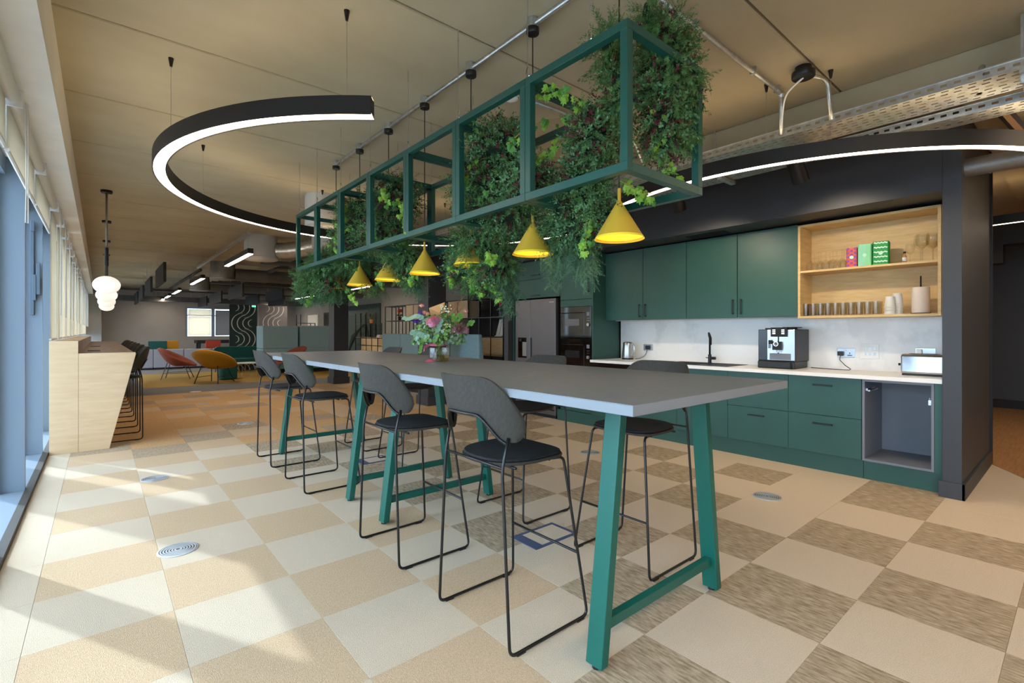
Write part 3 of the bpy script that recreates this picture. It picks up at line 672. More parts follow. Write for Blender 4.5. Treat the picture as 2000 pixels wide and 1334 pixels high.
for k in range(20):
    x, yv = 5.42 + .085 * (k % 2), 1.83 - (k // 2) * .064
    l = 'clear tumbler, %s from the left in the %s row on the lower shelf' % (NB[k // 2], ['front', 'rear'][k % 2])
    if u0 is None:
        u0 = thing('tumbler', l, 'glass', (x, yv, 1.437), 0, 'tumblers on the lower shelf')
        G().lathe([(0, .004), (.026, .004), (.0265, 0), (.0275, .01), (.031, .125), (.0295, .125), (.0262, .012), (0, .012)], 16, cap=False).obj('wall', 'drink_glass', u0, smooth=True)
    else: dup(u0, (x, yv, 1.437), 0, l)
def tin(loc, w, d, h, base, label, kind):
    t = thing('napkin_box', label, 'box', loc, .12, 'patterned boxes on the upper shelf')
    G().prism(rrect(d, w, .014), 'z', 0, h).obj('body', base, t, bevel=.004)
    if kind == 0:
        g = G()
        for r in range(5):
            for c_ in range(3):
                yv = -w / 2 + .014 + c_ * (w - .028) / 2; z = .02 + r * .038 + (.019 if c_ == 1 else 0)
                if z < h - .012: g.tube([(-d / 2 - .0012, yv, z), (-d / 2, yv, z)], .014, 6)
        g.obj('print_dots', 'wrap_purple', t)
    if kind == 2:
        g = G()
        for r in range(5):
            z = .025 + r * .042
            for q in range(8): g.box(-d / 2 - .0012, -d / 2, -w / 2 + .01 + q * (w - .02) / 8, -w / 2 + .01 + (q + 1) * (w - .02) / 8, z + (.004 if q % 2 else 0), z + .012 + (.004 if q % 2 else 0))
        g.obj('print_band', 'wrap_pale', t)
    G().tube([(-d / 2 - .002, 0, h * .5), (-d / 2, 0, h * .5)], .016, 16).obj('print_badge', 'wrap_pale', t)
tin((5.45, 1.445, 1.888), .085, .1, .185, 'wrap_red', 'orange box with purple hexagon print on the upper shelf', 0)
tin((5.46, 1.345, 1.888), .105, .11, .205, 'wrap_mint', 'mint striped box in the middle of the upper shelf', 1)
tin((5.47, 1.225, 1.888), .12, .12, .215, 'wrap_green', 'bright green box with white wavy bands on the upper shelf', 2)
t = thing('small_bottle', 'small glass bottle with a black cap on the upper shelf', 'bottle', (5.43, 1.05, 1.888))
G().lathe([(.016, 0), (.016, .06), (.008, .072), (.008, .085)], 14).obj('body', 'terracotta', t, smooth=True); G().lathe([(.01, .085), (.01, .1)], 12).obj('cap', 'black_matte', t); G().lathe([(.0165, .015), (.0165, .05)], 14, cap=False).obj('paper_label', 'paper_white', t, smooth=True)
for k, (x, yv, n) in enumerate(((5.44, 1.155, 5), (5.5, 1.115, 11))):
    for q in range(3 if k == 0 else 4):
        t = thing('paper_cup', 'white paper cup, %s of the %s stack on the lower shelf' % (['bottom', 'second', 'third', 'top'][q] if (k or q < 2) else 'top', 'short front' if k == 0 else 'tall rear'), 'cup', (x, yv, 1.437 + q * .03), 0, 'stacked paper cups')
        G().lathe([(.041, 0), (.043, .004), (.031, .1), (.0, .1)], 18, cap=False).obj('cup_wall', 'paper_white', t, smooth=True); G().lathe([(.043, .0), (.045, .004), (.043, .008)], 18, cap=False).obj('cup_rim', 'paper_white', t, smooth=True)
t = thing('kitchen_roll', 'kitchen roll on a black holder, lower oak shelf', 'paper roll', (5.47, .945, 1.437))
G().lathe([(.07, 0), (.07, .008)], 30).obj('holder_base', 'metal_black', t); G().tube([(0, 0, .008), (0, 0, .33)], .006, 8).obj('holder_rod', 'metal_black', t)
G().lathe([(.018, .009), (.06, .009), (.063, .02), (.063, .22), (.06, .232), (.018, .232)], 24).obj('paper', 'roll_pink', t, smooth=True)
# soffit grille and spotlights
t = thing('soffit_grille', 'black air grille in the soffit above the cupboards', 'vent')
G().box(5.14, 5.34, 2.55, 2.56, 2.368, 2.375).box(5.14, 5.34, 2.98, 2.99, 2.368, 2.375).box(5.14, 5.15, 2.56, 2.98, 2.368, 2.375).box(5.33, 5.34, 2.56, 2.98, 2.368, 2.375).obj('frame', 'black_matte', t)
for k in range(8): box(5.16 + k * .021, 5.168 + k * .021, 2.56, 2.98, 2.368, 2.375).obj('slat', 'black_matte', t)
def spot(x, y, z, tgt, label, e):
    t = thing('track_spotlight', label, 'spotlight', (x, y, z), 0, 'black cylinder spotlights')
    d = (Vector(tgt) - Vector((x, y, z))).normalized(); a = -d * .085; b2 = d * .085
    G().tube([a, b2], .062, 30).obj('housing', 'metal_black', t, smooth=True)
    G().tube([b2 * 1.001, b2 * 1.012], .045, 16).obj('lens', 'spot_glow', t)
    G().tube([(0, 0, .03), (0, 0, 2.75 - z)], .01, 8).box(-.02, .02, -.08, .08, 2.73 - z, 2.78 - z).obj('mount', 'metal_black', t)
    l = bpy.data.lights.new('spot_beam', 'SPOT'); l.energy = e; l.spot_size = math.radians(125); l.spot_blend = .6; l.shadow_soft_size = .03; l.color = (1, .84, .62)
    o = bpy.data.objects.new('spot_beam', l); COL.objects.link(o); o.parent = t; o.location = d * .1; o.rotation_euler = d.to_track_quat('-Z', 'Y').to_euler()
spot(4.26, 1.5, 2.56, (5.5, 1.35, .7), 'black cylinder spotlight in front of the kitchen, under the ring light', 30)
spot(4.26, 2.56, 2.53, (5.5, 2.7, .7), 'black cylinder spotlight behind the green frame corner', 30)
spot(4.26, 4.2, 2.55, (5.3, 4.9, .7), 'black cylinder spotlight hidden among the leaves by the fridge', 30)

# ================================================================== OVERHEAD
def ring_light(c, R0, a0, a1, label, wires, zb=2.45, h=.1, w=.085):
    t = thing('ring_light', label, 'ceiling light', (c[0], c[1], zb), 0, 'curved suspended LED lights')
    n = 96; prof = [(R0 + w / 2, 0), (R0 + w / 2, h), (R0 - w / 2, h), (R0 - w / 2, 0), (R0 - w / 2 + .007, 0), (R0 - w / 2 + .007, .012), (R0 + w / 2 - .007, .012), (R0 + w / 2 - .007, 0)]
    V = []; F = []; m = len(prof)
    for i in range(n + 1):
        a = math.radians(a0 + (a1 - a0) * i / n)
        for r, z in prof: V.append((r * math.cos(a), r * math.sin(a), z))
    for i in range(n):
        for k in range(m): F.append((i * m + k, i * m + (k + 1) % m, (i + 1) * m + (k + 1) % m, (i + 1) * m + k))
    F.append(tuple(range(m))); F.append(tuple(n * m + k for k in range(m)))
    G().add(V, F).obj('housing', 'led_body', t, smooth=True)
    def strip(z, ri, ro, nm, mt):
        V = []; F = []
        for i in range(n + 1):
            a = math.radians(a0 + (a1 - a0) * i / n); V += [(ri * math.cos(a), ri * math.sin(a), z), (ro * math.cos(a), ro * math.sin(a), z)]
        for i in range(n): F.append((2 * i, 2 * i + 1, 2 * i + 3, 2 * i + 2))
        G().add(V, F).obj(nm, mt, t)
    strip(.004, R0 - w / 2 + .008, R0 + w / 2 - .008, 'diffuser', 'led')
    strip(h + .002, R0 - w / 2 + .02, R0 + w / 2 - .02, 'fill_uplight', 'led_up_fill')  # unseen glowing strip added on top to brighten the ceiling
    for a in wires:
        x, y = R0 * math.cos(math.radians(a)), R0 * math.sin(math.radians(a))
        G().tube([(x, y, h), (x, y, CEIL - zb - .03)], .0016, 5).obj('wire', 'steel', t)
        G().lathe([(.007, CEIL - zb - .055), (.016, CEIL - zb)], 10, (x, y, 0)).obj('ceiling_cup', 'metal_black', t)
emit('led_up_fill', (255, 226, 180), 6.0)  # warm glow for the strips added to lift the ceiling
ring_light((2.305, 4.133), 1.99, -10, 234, 'large curved black LED light on wires, left of the green frame', (190, 142, 96, 230, 50, 0))
ring_light((5.52, 1.985), 1.99, 154, 268, 'curved black LED light sweeping in front of the kitchen fascia', (182, 195, 206, 240, 262, 160))
ring_light((9.4, .4), 1.6, 60, 300, 'curved LED light in the corridor beyond the charcoal wall', (150, 210), zb=2.5)

# green hanging frame
FX0, FX1, FZ0, FZ1, FY0, BAY, BW = 1.56, 2.13, 1.91, 2.5, 1.152, .5985, .036
fr = thing('overhead_rack', 'long dark green metal box frame hung over the tables', 'rack', (0, 0, 0))
def bar(x0, x1, y0, y1, z0, z1, nm): box(x0, x1, y0, y1, z0, z1).obj(nm, 'frame_green', fr, bevel=.0015, seg=1)
for k in range(7):
    ya, yb = FY0 + BAY * k + .001, FY0 + BAY * (k + 1) - .001
    if k in (2, 4, 6) : pass
    for x in (FX0, FX1 - BW):
        for z in (FZ0, FZ1 - BW): bar(x, x + BW, ya, yb, z, z + BW, 'rail')
        for y in (ya, yb - BW): bar(x, x + BW, y, y + BW, FZ0 + BW, FZ1 - BW, 'post')
    for y in (ya, yb - BW):
        for z in (FZ0, FZ1 - BW): bar(FX0 + BW, FX1 - BW, y, y + BW, z, z + BW, 'cross_bar')
for x in (FX0 + .018, FX1 - .018):
    for k in (0.35, 1, 2, 3, 4, 5, 6, 6.9):
        y = FY0 + BAY * k
        G().tube([(x, y, FZ1 + .06), (x, y, CEIL - .07)], .0018, 5).obj('wire', 'steel', fr)
        G().tube([(x, y + .012 * math.cos(a), FZ1 + .03 + .03 * math.sin(a)) for a in [2 * PI * q / 12 for q in range(12)]], .003, 5, closed=True).obj('hook', 'chrome', fr)
        G().tube([(x, y, CEIL - .07), (x, y, CEIL)], .004, 6).obj('chain_link', 'chrome', fr)

# conduit with the seven yellow pendants
LY = [1.41 + .594 * k for k in range(7)]
cd = thing('pendant_conduit', 'galvanised ceiling conduit carrying the yellow pendants', 'conduit')
G().tube([(1.845, .6, 2.995), (1.845, LY[-1], 2.995)], .0135, 10).obj('pipe', 'galv', cd, smooth='all')
for y in LY: G().lathe([(.03, 2.975), (.032, 3.0), (.032, 3.028)], 14, (1.845, y, 0)).obj('junction_box', 'galv', cd, smooth=True)
OL = ['nearest the camera', 'second from the camera', 'third from the camera, half hidden by leaves', 'fourth from the camera', 'fifth from the camera', 'sixth from the camera', 'farthest from the camera, mostly hidden by leaves']
for k, y in enumerate(LY):
    t = thing('pendant_lamp', 'mustard yellow cone pendant lamp, ' + OL[k], 'pendant lamp', (1.845, y, 1.712), 0, 'yellow cone pendants')
    G().lathe([(.034, 1.23), (.037, 1.235), (.037, 1.262), (.03, 1.265)], 16).obj('ceiling_rose', 'metal_black', t, smooth=True)
    G().tube([(0, 0, .235), (0, 0, 1.235)], .0035, 6).obj('cord', 'plastic_black', t)
    G().lathe([(.0085, .235), (.0085, .175)], 12).obj('stem', 'yellow_lamp', t, smooth=True)
    G().lathe([(.0085, .178), (.016, .165), (.113, .002), (.115, 0)], 40, cap=False).obj('cone_shade', 'yellow_lamp', t, smooth=True)
    G().lathe([(.1145, .0), (.0135, .162), (.0, .164)], 40, cap=False).obj('cone_lining', 'yellow_in', t, smooth=True)
    G().sphere((0, 0, .062), .024, 12, 8).obj('bulb', 'bulb', t, smooth='all')

# other conduits, sensor, detector
t = thing('ceiling_conduit', 'galvanised conduit crossing the ceiling and dropping to the cable tray', 'conduit')
G().tube(rounded([(1.95, 1.43, 3.0), (3.75, 1.43, 3.0), (3.75, 1.43, 2.7)], .04), .0135, 10).obj('pipe', 'galv', t, smooth='all')
for x in (2.55, 3.3, 3.68): G().box(x - .01, x + .01, 1.41, 1.45, 2.985, 3.03).obj('saddle', 'galv', t)
G().lathe([(.016, 2.97), (.026, 2.99), (.016, 3.01)], 10, (3.75, 1.43, 0)).obj('elbow_collar', 'galv', t)
t = thing('sensor_puck', 'black round ceiling sensor with a white cable', 'sensor', (3.55, 1.217, 0))
G().lathe([(.05, 3.03), (.05, 2.995), (.07, 2.995), (.07, 2.965), (.066, 2.96), (.0, 2.96)], 24).obj('body', 'metal_black', t, smooth=True)
G().tube(bez((0, 0, 2.96), (.02, .14, 2.9), (.12, .16, 2.95), (.2, .215, 2.72), 14), .006, 6).obj('cable', 'white_plastic', t, smooth='all')
G().tube(rounded([(.04, -.02, 2.985), (.2, -.08, 2.985), (.24, -.09, 2.72)], .06), .0135, 10).obj('conduit_bend', 'galv', t, smooth='all')
t = thing('ceiling_conduit', 'galvanised conduit from the smoke detector bending down to the cable tray', 'conduit')
G().tube(rounded([(2.27, 2.7, 3.005), (3.62, 2.62, 3.005), (3.86, 2.62, 2.72)], .1), .0125, 10).obj('pipe', 'galv', t, smooth='all'); G().tube([(3.4, 2.63, 3.02), (3.4, 2.63, 2.6)], .006, 6).obj('drop_rod', 'rail_white', t)
t = thing('smoke_detector', 'white round smoke detector on the ceiling behind the frame', 'smoke detector', (2.273, 2.701, 0))
G().lathe([(.035, 3.03), (.035, 3.0), (.055, 3.0), (.058, 2.985), (.05, 2.965), (.03, 2.955), (0, 2.952)], 24).obj('body', 'white_plastic', t, smooth=True)
for k in range(8): a = PI * k / 4; G().box(-.008, .008, -.002, .002, 0, .008).obj('slot', 'black_matte', t, (.053 * math.cos(a), .053 * math.sin(a), 2.971), a + PI / 2)
# cable trays
def tray(x0, x1, z, y0, y1, label, pitch=.06):
    t = thing('cable_tray', label, 'cable tray', (0, 0, z), 0, 'galvanised cable trays')
    g = G(); g.weld = True; nc = max(2, int((x1 - x0) / .05)); wc = (x1 - x0) / nc; ny = int((y1 - y0) / pitch)
    for j in range(ny):
        for i in range(nc):
            a, b = x0 + i * wc, x0 + (i + 1) * wc; c, d = y0 + j * pitch, y0 + (j + 1) * pitch
            off = .01 if i % 2 else 0
            p, q, r, s_ = a + wc * .36, b - wc * .36, c + pitch * .2 + off, d - pitch * .25 + off
            g.add([(a, c, 0), (b, c, 0), (b, d, 0), (a, d, 0), (p, r, 0), (q, r, 0), (q, s_, 0), (p, s_, 0)], [(0, 1, 5, 4), (1, 2, 6, 5), (2, 3, 7, 6), (3, 0, 4, 7)])
    g.obj('perforated_base', 'galv', t)
    for x in (x0, x1):
        g = G(); g.weld = True
        for j in range(ny):
            c, d = y0 + j * pitch, y0 + (j + 1) * pitch
            g.add([(x, c, 0), (x, d, 0), (x, d, .055), (x, c, .055), (x, c + .015, .02), (x, d - .015, .02), (x, d - .015, .035), (x, c + .015, .035)], [(0, 1, 5, 4), (1, 2, 6, 5), (2, 3, 7, 6), (3, 0, 4, 7)])
        g.obj('perforated_side', 'galv', t); box(x - .006, x + .006, y0, y1, .052, .058).obj('flange', 'galv', t)
    for k, yv in enumerate((y0 + .72, y0 + 2.6, y0 + 4.6)):
        for x in (x0 + .01, x1 - .01): G().tube([(x, yv, -.02), (x, yv, CEIL - z)], .005, 6).obj('hanger_rod', 'galv', t)
        box(x0 - .03, x1 + .03, yv - .02, yv + .02, -.035, -.004).obj('support_channel', 'galv', t)
    return t
tray(3.79, 4.1, 2.70, -.5, 7.0, 'wide perforated galvanised cable tray above the kitchen')
tray(4.2, 4.4, 2.66, -.5, 7.0, 'narrow perforated galvanised cable tray close to the kitchen fascia')
t = thing('tray_riser', 'perforated galvanised channel rising at the top right corner', 'bracket'); g = G(); g.weld = True
for k in range(9): g.add([(3.86, .2, 2.66 + k * .04), (3.98, .2, 2.66 + k * .04), (3.98, .2, 2.7 + k * .04), (3.86, .2, 2.7 + k * .04), (3.9, .2, 2.672 + k * .04), (3.94, .2, 2.672 + k * .04), (3.94, .2, 2.688 + k * .04), (3.9, .2, 2.688 + k * .04)], [(0, 1, 5, 4), (1, 2, 6, 5), (2, 3, 7, 6), (3, 0, 4, 7)])
g.obj('channel', 'galv', t, solid=.004); box(3.85, 3.87, .16, .24, 2.64, 3.02).obj('flange', 'galv', t)
t = thing('control_box', 'small grey control box with black cables above the trays', 'control box', (3.7, 3.35, 2.8))
box(0, .2, 0, .26, 0, .06).obj('case', 'galv', t, bevel=.004); box(.0, .2, .02, .24, .06, .075).obj('lid', 'metal_black', t)
G().tube(bez((0, .25, .05), (-.06, .3, -.02), (-.02, .28, -.12), (.05, .3, -.1), 10), .006, 6).obj('cable', 'plastic_black', t)
G().tube([(.02, .1, .07), (.02, .1, .23)], .004, 5).tube([(.18, .1, .07), (.18, .1, .23)], .004, 5).obj('hanger_rod', 'galv', t)
# round duct at the right
def spiral(p0, p1, r, label, matn='galv_dull', rings=8):
    t = thing('spiral_duct', label, 'duct', p0); d = Vector(p1) - Vector(p0)
    G().tube([(0, 0, 0), d], r, 20).obj('pipe', matn, t, smooth=True)
    for k in range(rings):
        q = d * ((k + .5) / rings); n = d.normalized() * .006
        G().tube([q - n, q + n], r + .004, 20).obj('seam_rib', matn, t, smooth=True)
    return t
spiral((5.15, .62, 2.555), (5.15, -1.6, 2.555), .07, 'galvanised spiral duct coming out of the charcoal wall at right')
t = thing('steel_strut', 'crumpled foil-wrapped strut above the ring light at right', 'strut'); G().tube([(5.1, .45, 3.0), (5.6, .3, 2.8), (6.3, .2, 2.72)], .045, 8).obj('foil_wrap', 'chrome', t); G().tube([(6.3, .2, 2.72), (6.3, .2, 3.0)], .006, 6).obj('hanger_rod', 'galv', t)
t = thing('small_pipe', 'thin round galvanised pipe stub above the cable trays', 'pipe'); G().tube([(4.0, .42, 2.76), (4.12, .42, 2.9)], .016, 10).tube([(4.0, .42, 2.7), (4.0, .42, 2.76)], .016, 10).obj('pipe', 'galv', t)
# globe pendants over the bar counter
for k in range(4):
    y = 7.85 + 2.15 * k
    t = thing('globe_pendant', 'white glass globe pendant over the oak bar, %s from the camera' % NB[k], 'pendant lamp', (.0075 * y, y, 0), 0, 'globe pendants over the bar')
    G().lathe([(.06, 3.03), (.06, 3.0), (.03, 2.99)], 18).box(-.05, .05, -.012, .012, 2.99, 3.01).obj('ceiling_rose', 'metal_black', t, smooth=True)
    G().tube([(0, 0, 3.0), (0, 0, 2.3)], .012, 10).obj('rod', 'galv_dull', t, smooth='all')
    G().lathe([(.022, 2.32), (.022, 2.1), (.008, 2.08), (.008, 1.96)], 14).obj('lamp_holder', 'metal_black', t, smooth=True)
    G().sphere((0, 0, 1.86), .137, 24, 16, (1, 1, .8)).obj('globe', 'globe', t, smooth='all')
# drum diffusers
DL = ['big white drum air diffuser behind the end of the green frame', 'grey drum air diffuser fed by a silver flexible duct', 'grey drum air diffuser with a long spiral duct', 'distant grey drum air diffuser', 'farthest grey drum air diffuser']
for k, (x, y, r, m) in enumerate(((2.2, 6.4, .225, 'drum_white'), (2.25, 9.8, .285, 'drum_white'), (2.36, 14.1, .285, 'galv_dull'), (2.43, 18.4, .285, 'galv_dull'), (5.1, 13.2, .3, 'galv_dull'))):
    t = thing('drum_diffuser', DL[k], 'air diffuser', (x, y, 0), 0, 'drum diffusers')
    G().lathe([(r * .96, 3.03), (r * .96, 2.62)], 32).obj('drum', m, t, smooth=True)
    G().lathe([(r * .97, 2.64), (r, 2.63), (r, 2.6), (r * .9, 2.59), (0, 2.59)], 32).obj('rim', m, t, smooth=True)
t = thing('flexible_duct', 'silver ribbed flexible duct joining a drum to its plenum box', 'duct'); g = G(); P = bez((2.5, 9.7, 2.78), (2.8, 9.5, 2.78), (3.0, 9.0, 2.85), (3.1, 8.5, 2.86), 40)
g.tube(P, [.14 + (.008 if i % 2 else 0) for i in range(41)], 16).obj('hose', 'galv', t, smooth='all')
t = thing('plenum_box', 'grey rectangular plenum box hung under the ceiling', 'duct', (2.75, 7.2, 2.68)); box(0, .75, 0, 1.35, 0, .3).obj('case', 'drum_white', t, bevel=.005); box(.1, .6, -.01, .0, .05, .25).obj('hatch', 'galv', t)
for x in (.05, .7): G().tube([(x, .1, .3), (x, .1, .35)], .005, 5).tube([(x, 1.25, .3), (x, 1.25, .35)], .005, 5).obj('hanger_rod', 'galv', t)
t = thing('cassette_unit', 'flat white underside of a ceiling fan coil near the frame end', 'fan coil', (2.75, 6.62, 2.6)); box(0, .7, 0, .5, 0, .09).obj('case', 'white_plastic', t, bevel=.01); box(.1, .6, .1, .4, -.008, 0).obj('intake', 'galv_dull', t)
for x in (.05, .65): G().tube([(x, .3, .09), (x, .3, .43)], .005, 5).obj('hanger_rod', 'galv', t)
spiral((2.62, 14.1, 2.74), (5.6, 14.1, 2.74), .16, 'long dull spiral duct running to the right from a drum', 'duct_dark', 14)
spiral((2.7, 18.4, 2.74), (6.8, 18.4, 2.74), .16, 'distant dull spiral duct across the far ceiling', 'duct_dark', 10)
spiral((5.4, 13.2, 2.72), (6.9, 13.2, 2.72), .15, 'short dull spiral duct by the right wall', 'duct_dark', 6)
t = thing('smoke_detector', 'white smoke detector on a hanging rod beyond the frame', 'smoke detector', (2.9, 8.6, 0)); G().lathe([(.02, 2.56), (.055, 2.54), (.055, 2.5), (.03, 2.48), (0, 2.48)], 18).obj('body', 'white_plastic', t, smooth=True); G().tube([(0, 0, 2.55), (0, 0, 3.03)], .006, 6).obj('rod', 'rail_white', t)
# linear lights
for k, (x, y, L) in enumerate(((1.8, 8.48, 1.9), (1.8, 13.1, 1.85), (1.8, 17.4, 1.7), (1.8, 20.2, 1.3), (1.8, 22.2, 1.2), (5.56, 12.6, 1.5), (5.56, 17.0, 2.0), (5.56, 21.3, 1.8))):
    t = thing('linear_light', ('slim linear LED light, %s in the left row above the lounge' % NB[k]) if k < 5 else ('slim linear LED light, %s in the right row above the booths' % NB[k - 5]), 'ceiling light', (x, y, 2.5), 0, 'linear LED lights')
    G().box(-.04, .04, 0, L, .006, .09).obj('housing', 'led_body', t, bevel=.002); box(-.032, .032, .01, L - .01, 0, .006).obj('diffuser', 'led_soft', t)
    for yv in (.15, L - .15): G().tube([(0, yv, .09), (0, yv, .53)], .002, 5).obj('wire', 'steel', t)
t = thing('busbar', 'straight galvanised strut rail under the ceiling above the linear lights', 'rail'); box(1.87, 1.92, 9.0, 14.7, 2.9, 2.94).obj('rail', 'galv', t)
for y in (9.2, 10.6, 12, 13.4, 14.5): G().tube([(1.895, y, 2.94), (1.895, y, 3.03)], .005, 5).obj('hanger_rod', 'galv', t)
# acoustic baffles
n = 0
for (x, y, L, z0, z1) in ((1.0, 12.1, 1.9, 2.3, 2.7), (1.0, 15.5, 1.9, 2.3, 2.7), (1.0, 18.5, 2.0, 2.3, 2.7), (1.0, 21.4, 1.8, 2.3, 2.7), (3.0, 15, 1.95, 2.25, 2.6), (3.0, 18.1, 2.2, 2.25, 2.6), (3.0, 21, 2, 2.25, 2.6), (4.3, 13, 1.9, 2.3, 2.62), (4.3, 16, 2, 2.3, 2.62), (4.3, 19, 2, 2.3, 2.62), (5.2, 19.2, 2.2, 2.3, 2.6), (6.2, 16, 2.2, 2.3, 2.6)):
    t = thing('acoustic_baffle', 'dark hanging acoustic baffle, %s of the row %s' % (['nearest', 'second', 'third', 'farthest'][{1.0: n, 3.0: n - 4, 4.3: n - 7}.get(x, 0)], {1.0: 'by the globe pendants', 3.0: 'over the lounge seats', 4.3: 'right of the lounge', 5.2: 'before the carved panels', 6.2: 'by the right wall'}[x]), 'baffle', (x, y, 0), 0, 'acoustic baffles')
    box(-.025, .025, 0, L, z0, z1).obj('panel', 'baffle', t, bevel=.004)
    for yv in (.2, L - .2): G().tube([(0, yv, z1), (0, yv, 3.03)], .003, 5).obj('wire', 'steel', t)
    n += 1
# dark services over the lounge
rs = random.Random(11)
SL = 0
for (x0, x1, y, z, h, d) in ((2.6, 6.9, 11.0, 2.72, .05, .35), (3.2, 6.9, 12.4, 2.78, .05, .3), (2.4, 6.9, 16.0, 2.66, .06, .35), (2.8, 6.9, 17.2, 2.8, .08, .25), (.2, 6.9, 19.8, 2.62, .07, .3), (.2, 6.9, 22.6, 2.42, .2, .3), (2.6, 6.9, 20.8, 2.75, .08, .3), (3.4, 6.9, 9.6, 2.7, .06, .3)):
    t = thing('cable_basket', 'dark cable basket run across the lounge ceiling, %s from the camera' % NB[SL], 'cable tray', (x0, y, z), 0, 'dark services over the lounge'); SL += 1
    box(0, x1 - x0, 0, d, 0, .006).obj('base', 'service_dark', t); box(0, x1 - x0, 0, .006, .006, h).obj('side', 'service_dark', t); box(0, x1 - x0, d - .006, d, .006, h).obj('side', 'service_dark', t)
    for q in range(3): G().tube([(0, .06 + q * .07, .02), (x1 - x0, .06 + q * .07, .02)], .014, 6).obj('cable', 'plastic_black', t)
    xx = .3
    while xx < x1 - x0: G().tube([(xx, .02, .006), (xx, .02, CEIL - z)], .004, 5).obj('hanger_rod', 'galv', t); xx += 1.1
for k, (x, y0, y1, z, r) in enumerate(((3.4, 10.5, 23.5, 2.86, .05), (4.0, 9.5, 23.5, 2.88, .04), (4.9, 9, 23.5, 2.84, .07), (6.2, 9, 23.5, 2.8, .09), (2.0, 15, 23.5, 2.9, .04), (5.7, 9.5, 23.5, 2.9, .05))):
    t = thing('service_pipe', 'dark insulated pipe along the lounge ceiling, %s from the left' % NB[[1, 2, 3, 5, 0, 4][k]], 'pipe', (x, y0, z), 0, 'dark services over the lounge')
    G().tube([(0, 0, 0), (0, y1 - y0, 0)], r, 10).obj('pipe', 'service_dark', t, smooth='all')
    yy = .5
    while yy < y1 - y0: G().tube([(0, yy, r), (0, yy, CEIL - z)], .004, 5).obj('hanger_rod', 'galv', t); yy += 2.

# ================================================================== PLANTS
rp = random.Random(21)
def leafset(kind):
    """small sprig along +z, returns verts, faces"""
    V = []; F = []
    def diamond(b, d, n, L, w):
        s = d.cross(n).normalized() * w; o = len(V)
        V.extend([b, b + d * L * .45 + s, b + d * L, b + d * L * .45 - s]); F.append((o, o + 1, o + 2, o + 3))
    if kind == 'fern':
        for k in range(15):
            z = .004 + k * .0072
            for s in range(2):
                a = k * 2.4 + s * PI; d = Vector((math.cos(a), math.sin(a), .9)).normalized()
                diamond(Vector((0, 0, z)), d, Vector((0, 0, 1)), .026 * (1 - k * .03), .0022)
        V2 = len(V); V.extend([Vector((-.001, 0, 0)), Vector((.001, 0, 0)), Vector((0, 0, .11))]); F.append((V2, V2 + 1, V2 + 2))
    elif kind == 'box':
        for k in range(9):
            a = k * 2.4; d = Vector((math.cos(a), math.sin(a), .7)).normalized(); diamond(Vector((0, 0, .01 + k * .009)), d, Vector((rp.uniform(-.3, .3), 0, 1)), .021, .0058)
    elif kind == 'bur':
        for k in range(9):
            a = k * 2.4; d = Vector((math.cos(a), math.sin(a), .5)).normalized(); diamond(Vector((0, 0, .006 + k * .007)), d, Vector((0, rp.uniform(-.5, .5), 1)), .017, .0055)
    return V, F
TPL = {k: leafset(k) for k in ('fern', 'box', 'bur')}
def ivy_mesh(name, m, s):
    pts = [(0, 0), (.42, -.1), (.58, .28), (.34, .42), (.36, .72), (.14, .66), (0, 1.05), (-.14, .66), (-.36, .72), (-.34, .42), (-.58, .28), (-.42, -.1)]
    V = [(0, s * .35, s * .06)] + [(x * s, y * s, -abs(x) * s * .22 - (y * y) * s * .1) for x, y in pts]
    F = [(0, i, i % 12 + 1) for i in range(1, 13)]
    return G().add(V, F).mesh(name, m)
IVY = [ivy_mesh('ivy_leaf_light', 'ivy_light', .036), ivy_mesh('ivy_leaf_mid', 'ivy_mid', .036), ivy_mesh('ivy_leaf_dark', 'ivy_dark', .036)]
def put(acc, kind, pos, direc, sc):
    V, F = TPL[kind]; q = direc.to_track_quat('Z', 'Y').to_matrix() @ Matrix.Rotation(rp.uniform(0, 6.28), 3, 'Z')
    v, f = acc[kind]; o = len(v)
    v.extend([tuple(q @ (p * sc) + pos) for p in V]); f.extend([tuple(i + o for i in t) for t in F])
def ivy_leaf(par, pos, facing, var):
    o = bpy.data.objects.new('ivy_leaf', IVY[var]); COL.objects.link(o); o.parent = par; o.location = pos
    z = facing.normalized(); y = Vector((rp.uniform(-.6, .6), rp.uniform(-.6, .6), -1)); y = (y - z * y.dot(z)).normalized(); x = y.cross(z)
    m = Matrix((x, y, z)).transposed(); o.rotation_euler = m.to_euler(); s = rp.uniform(.7, 1.25); o.scale = (s, s, s)
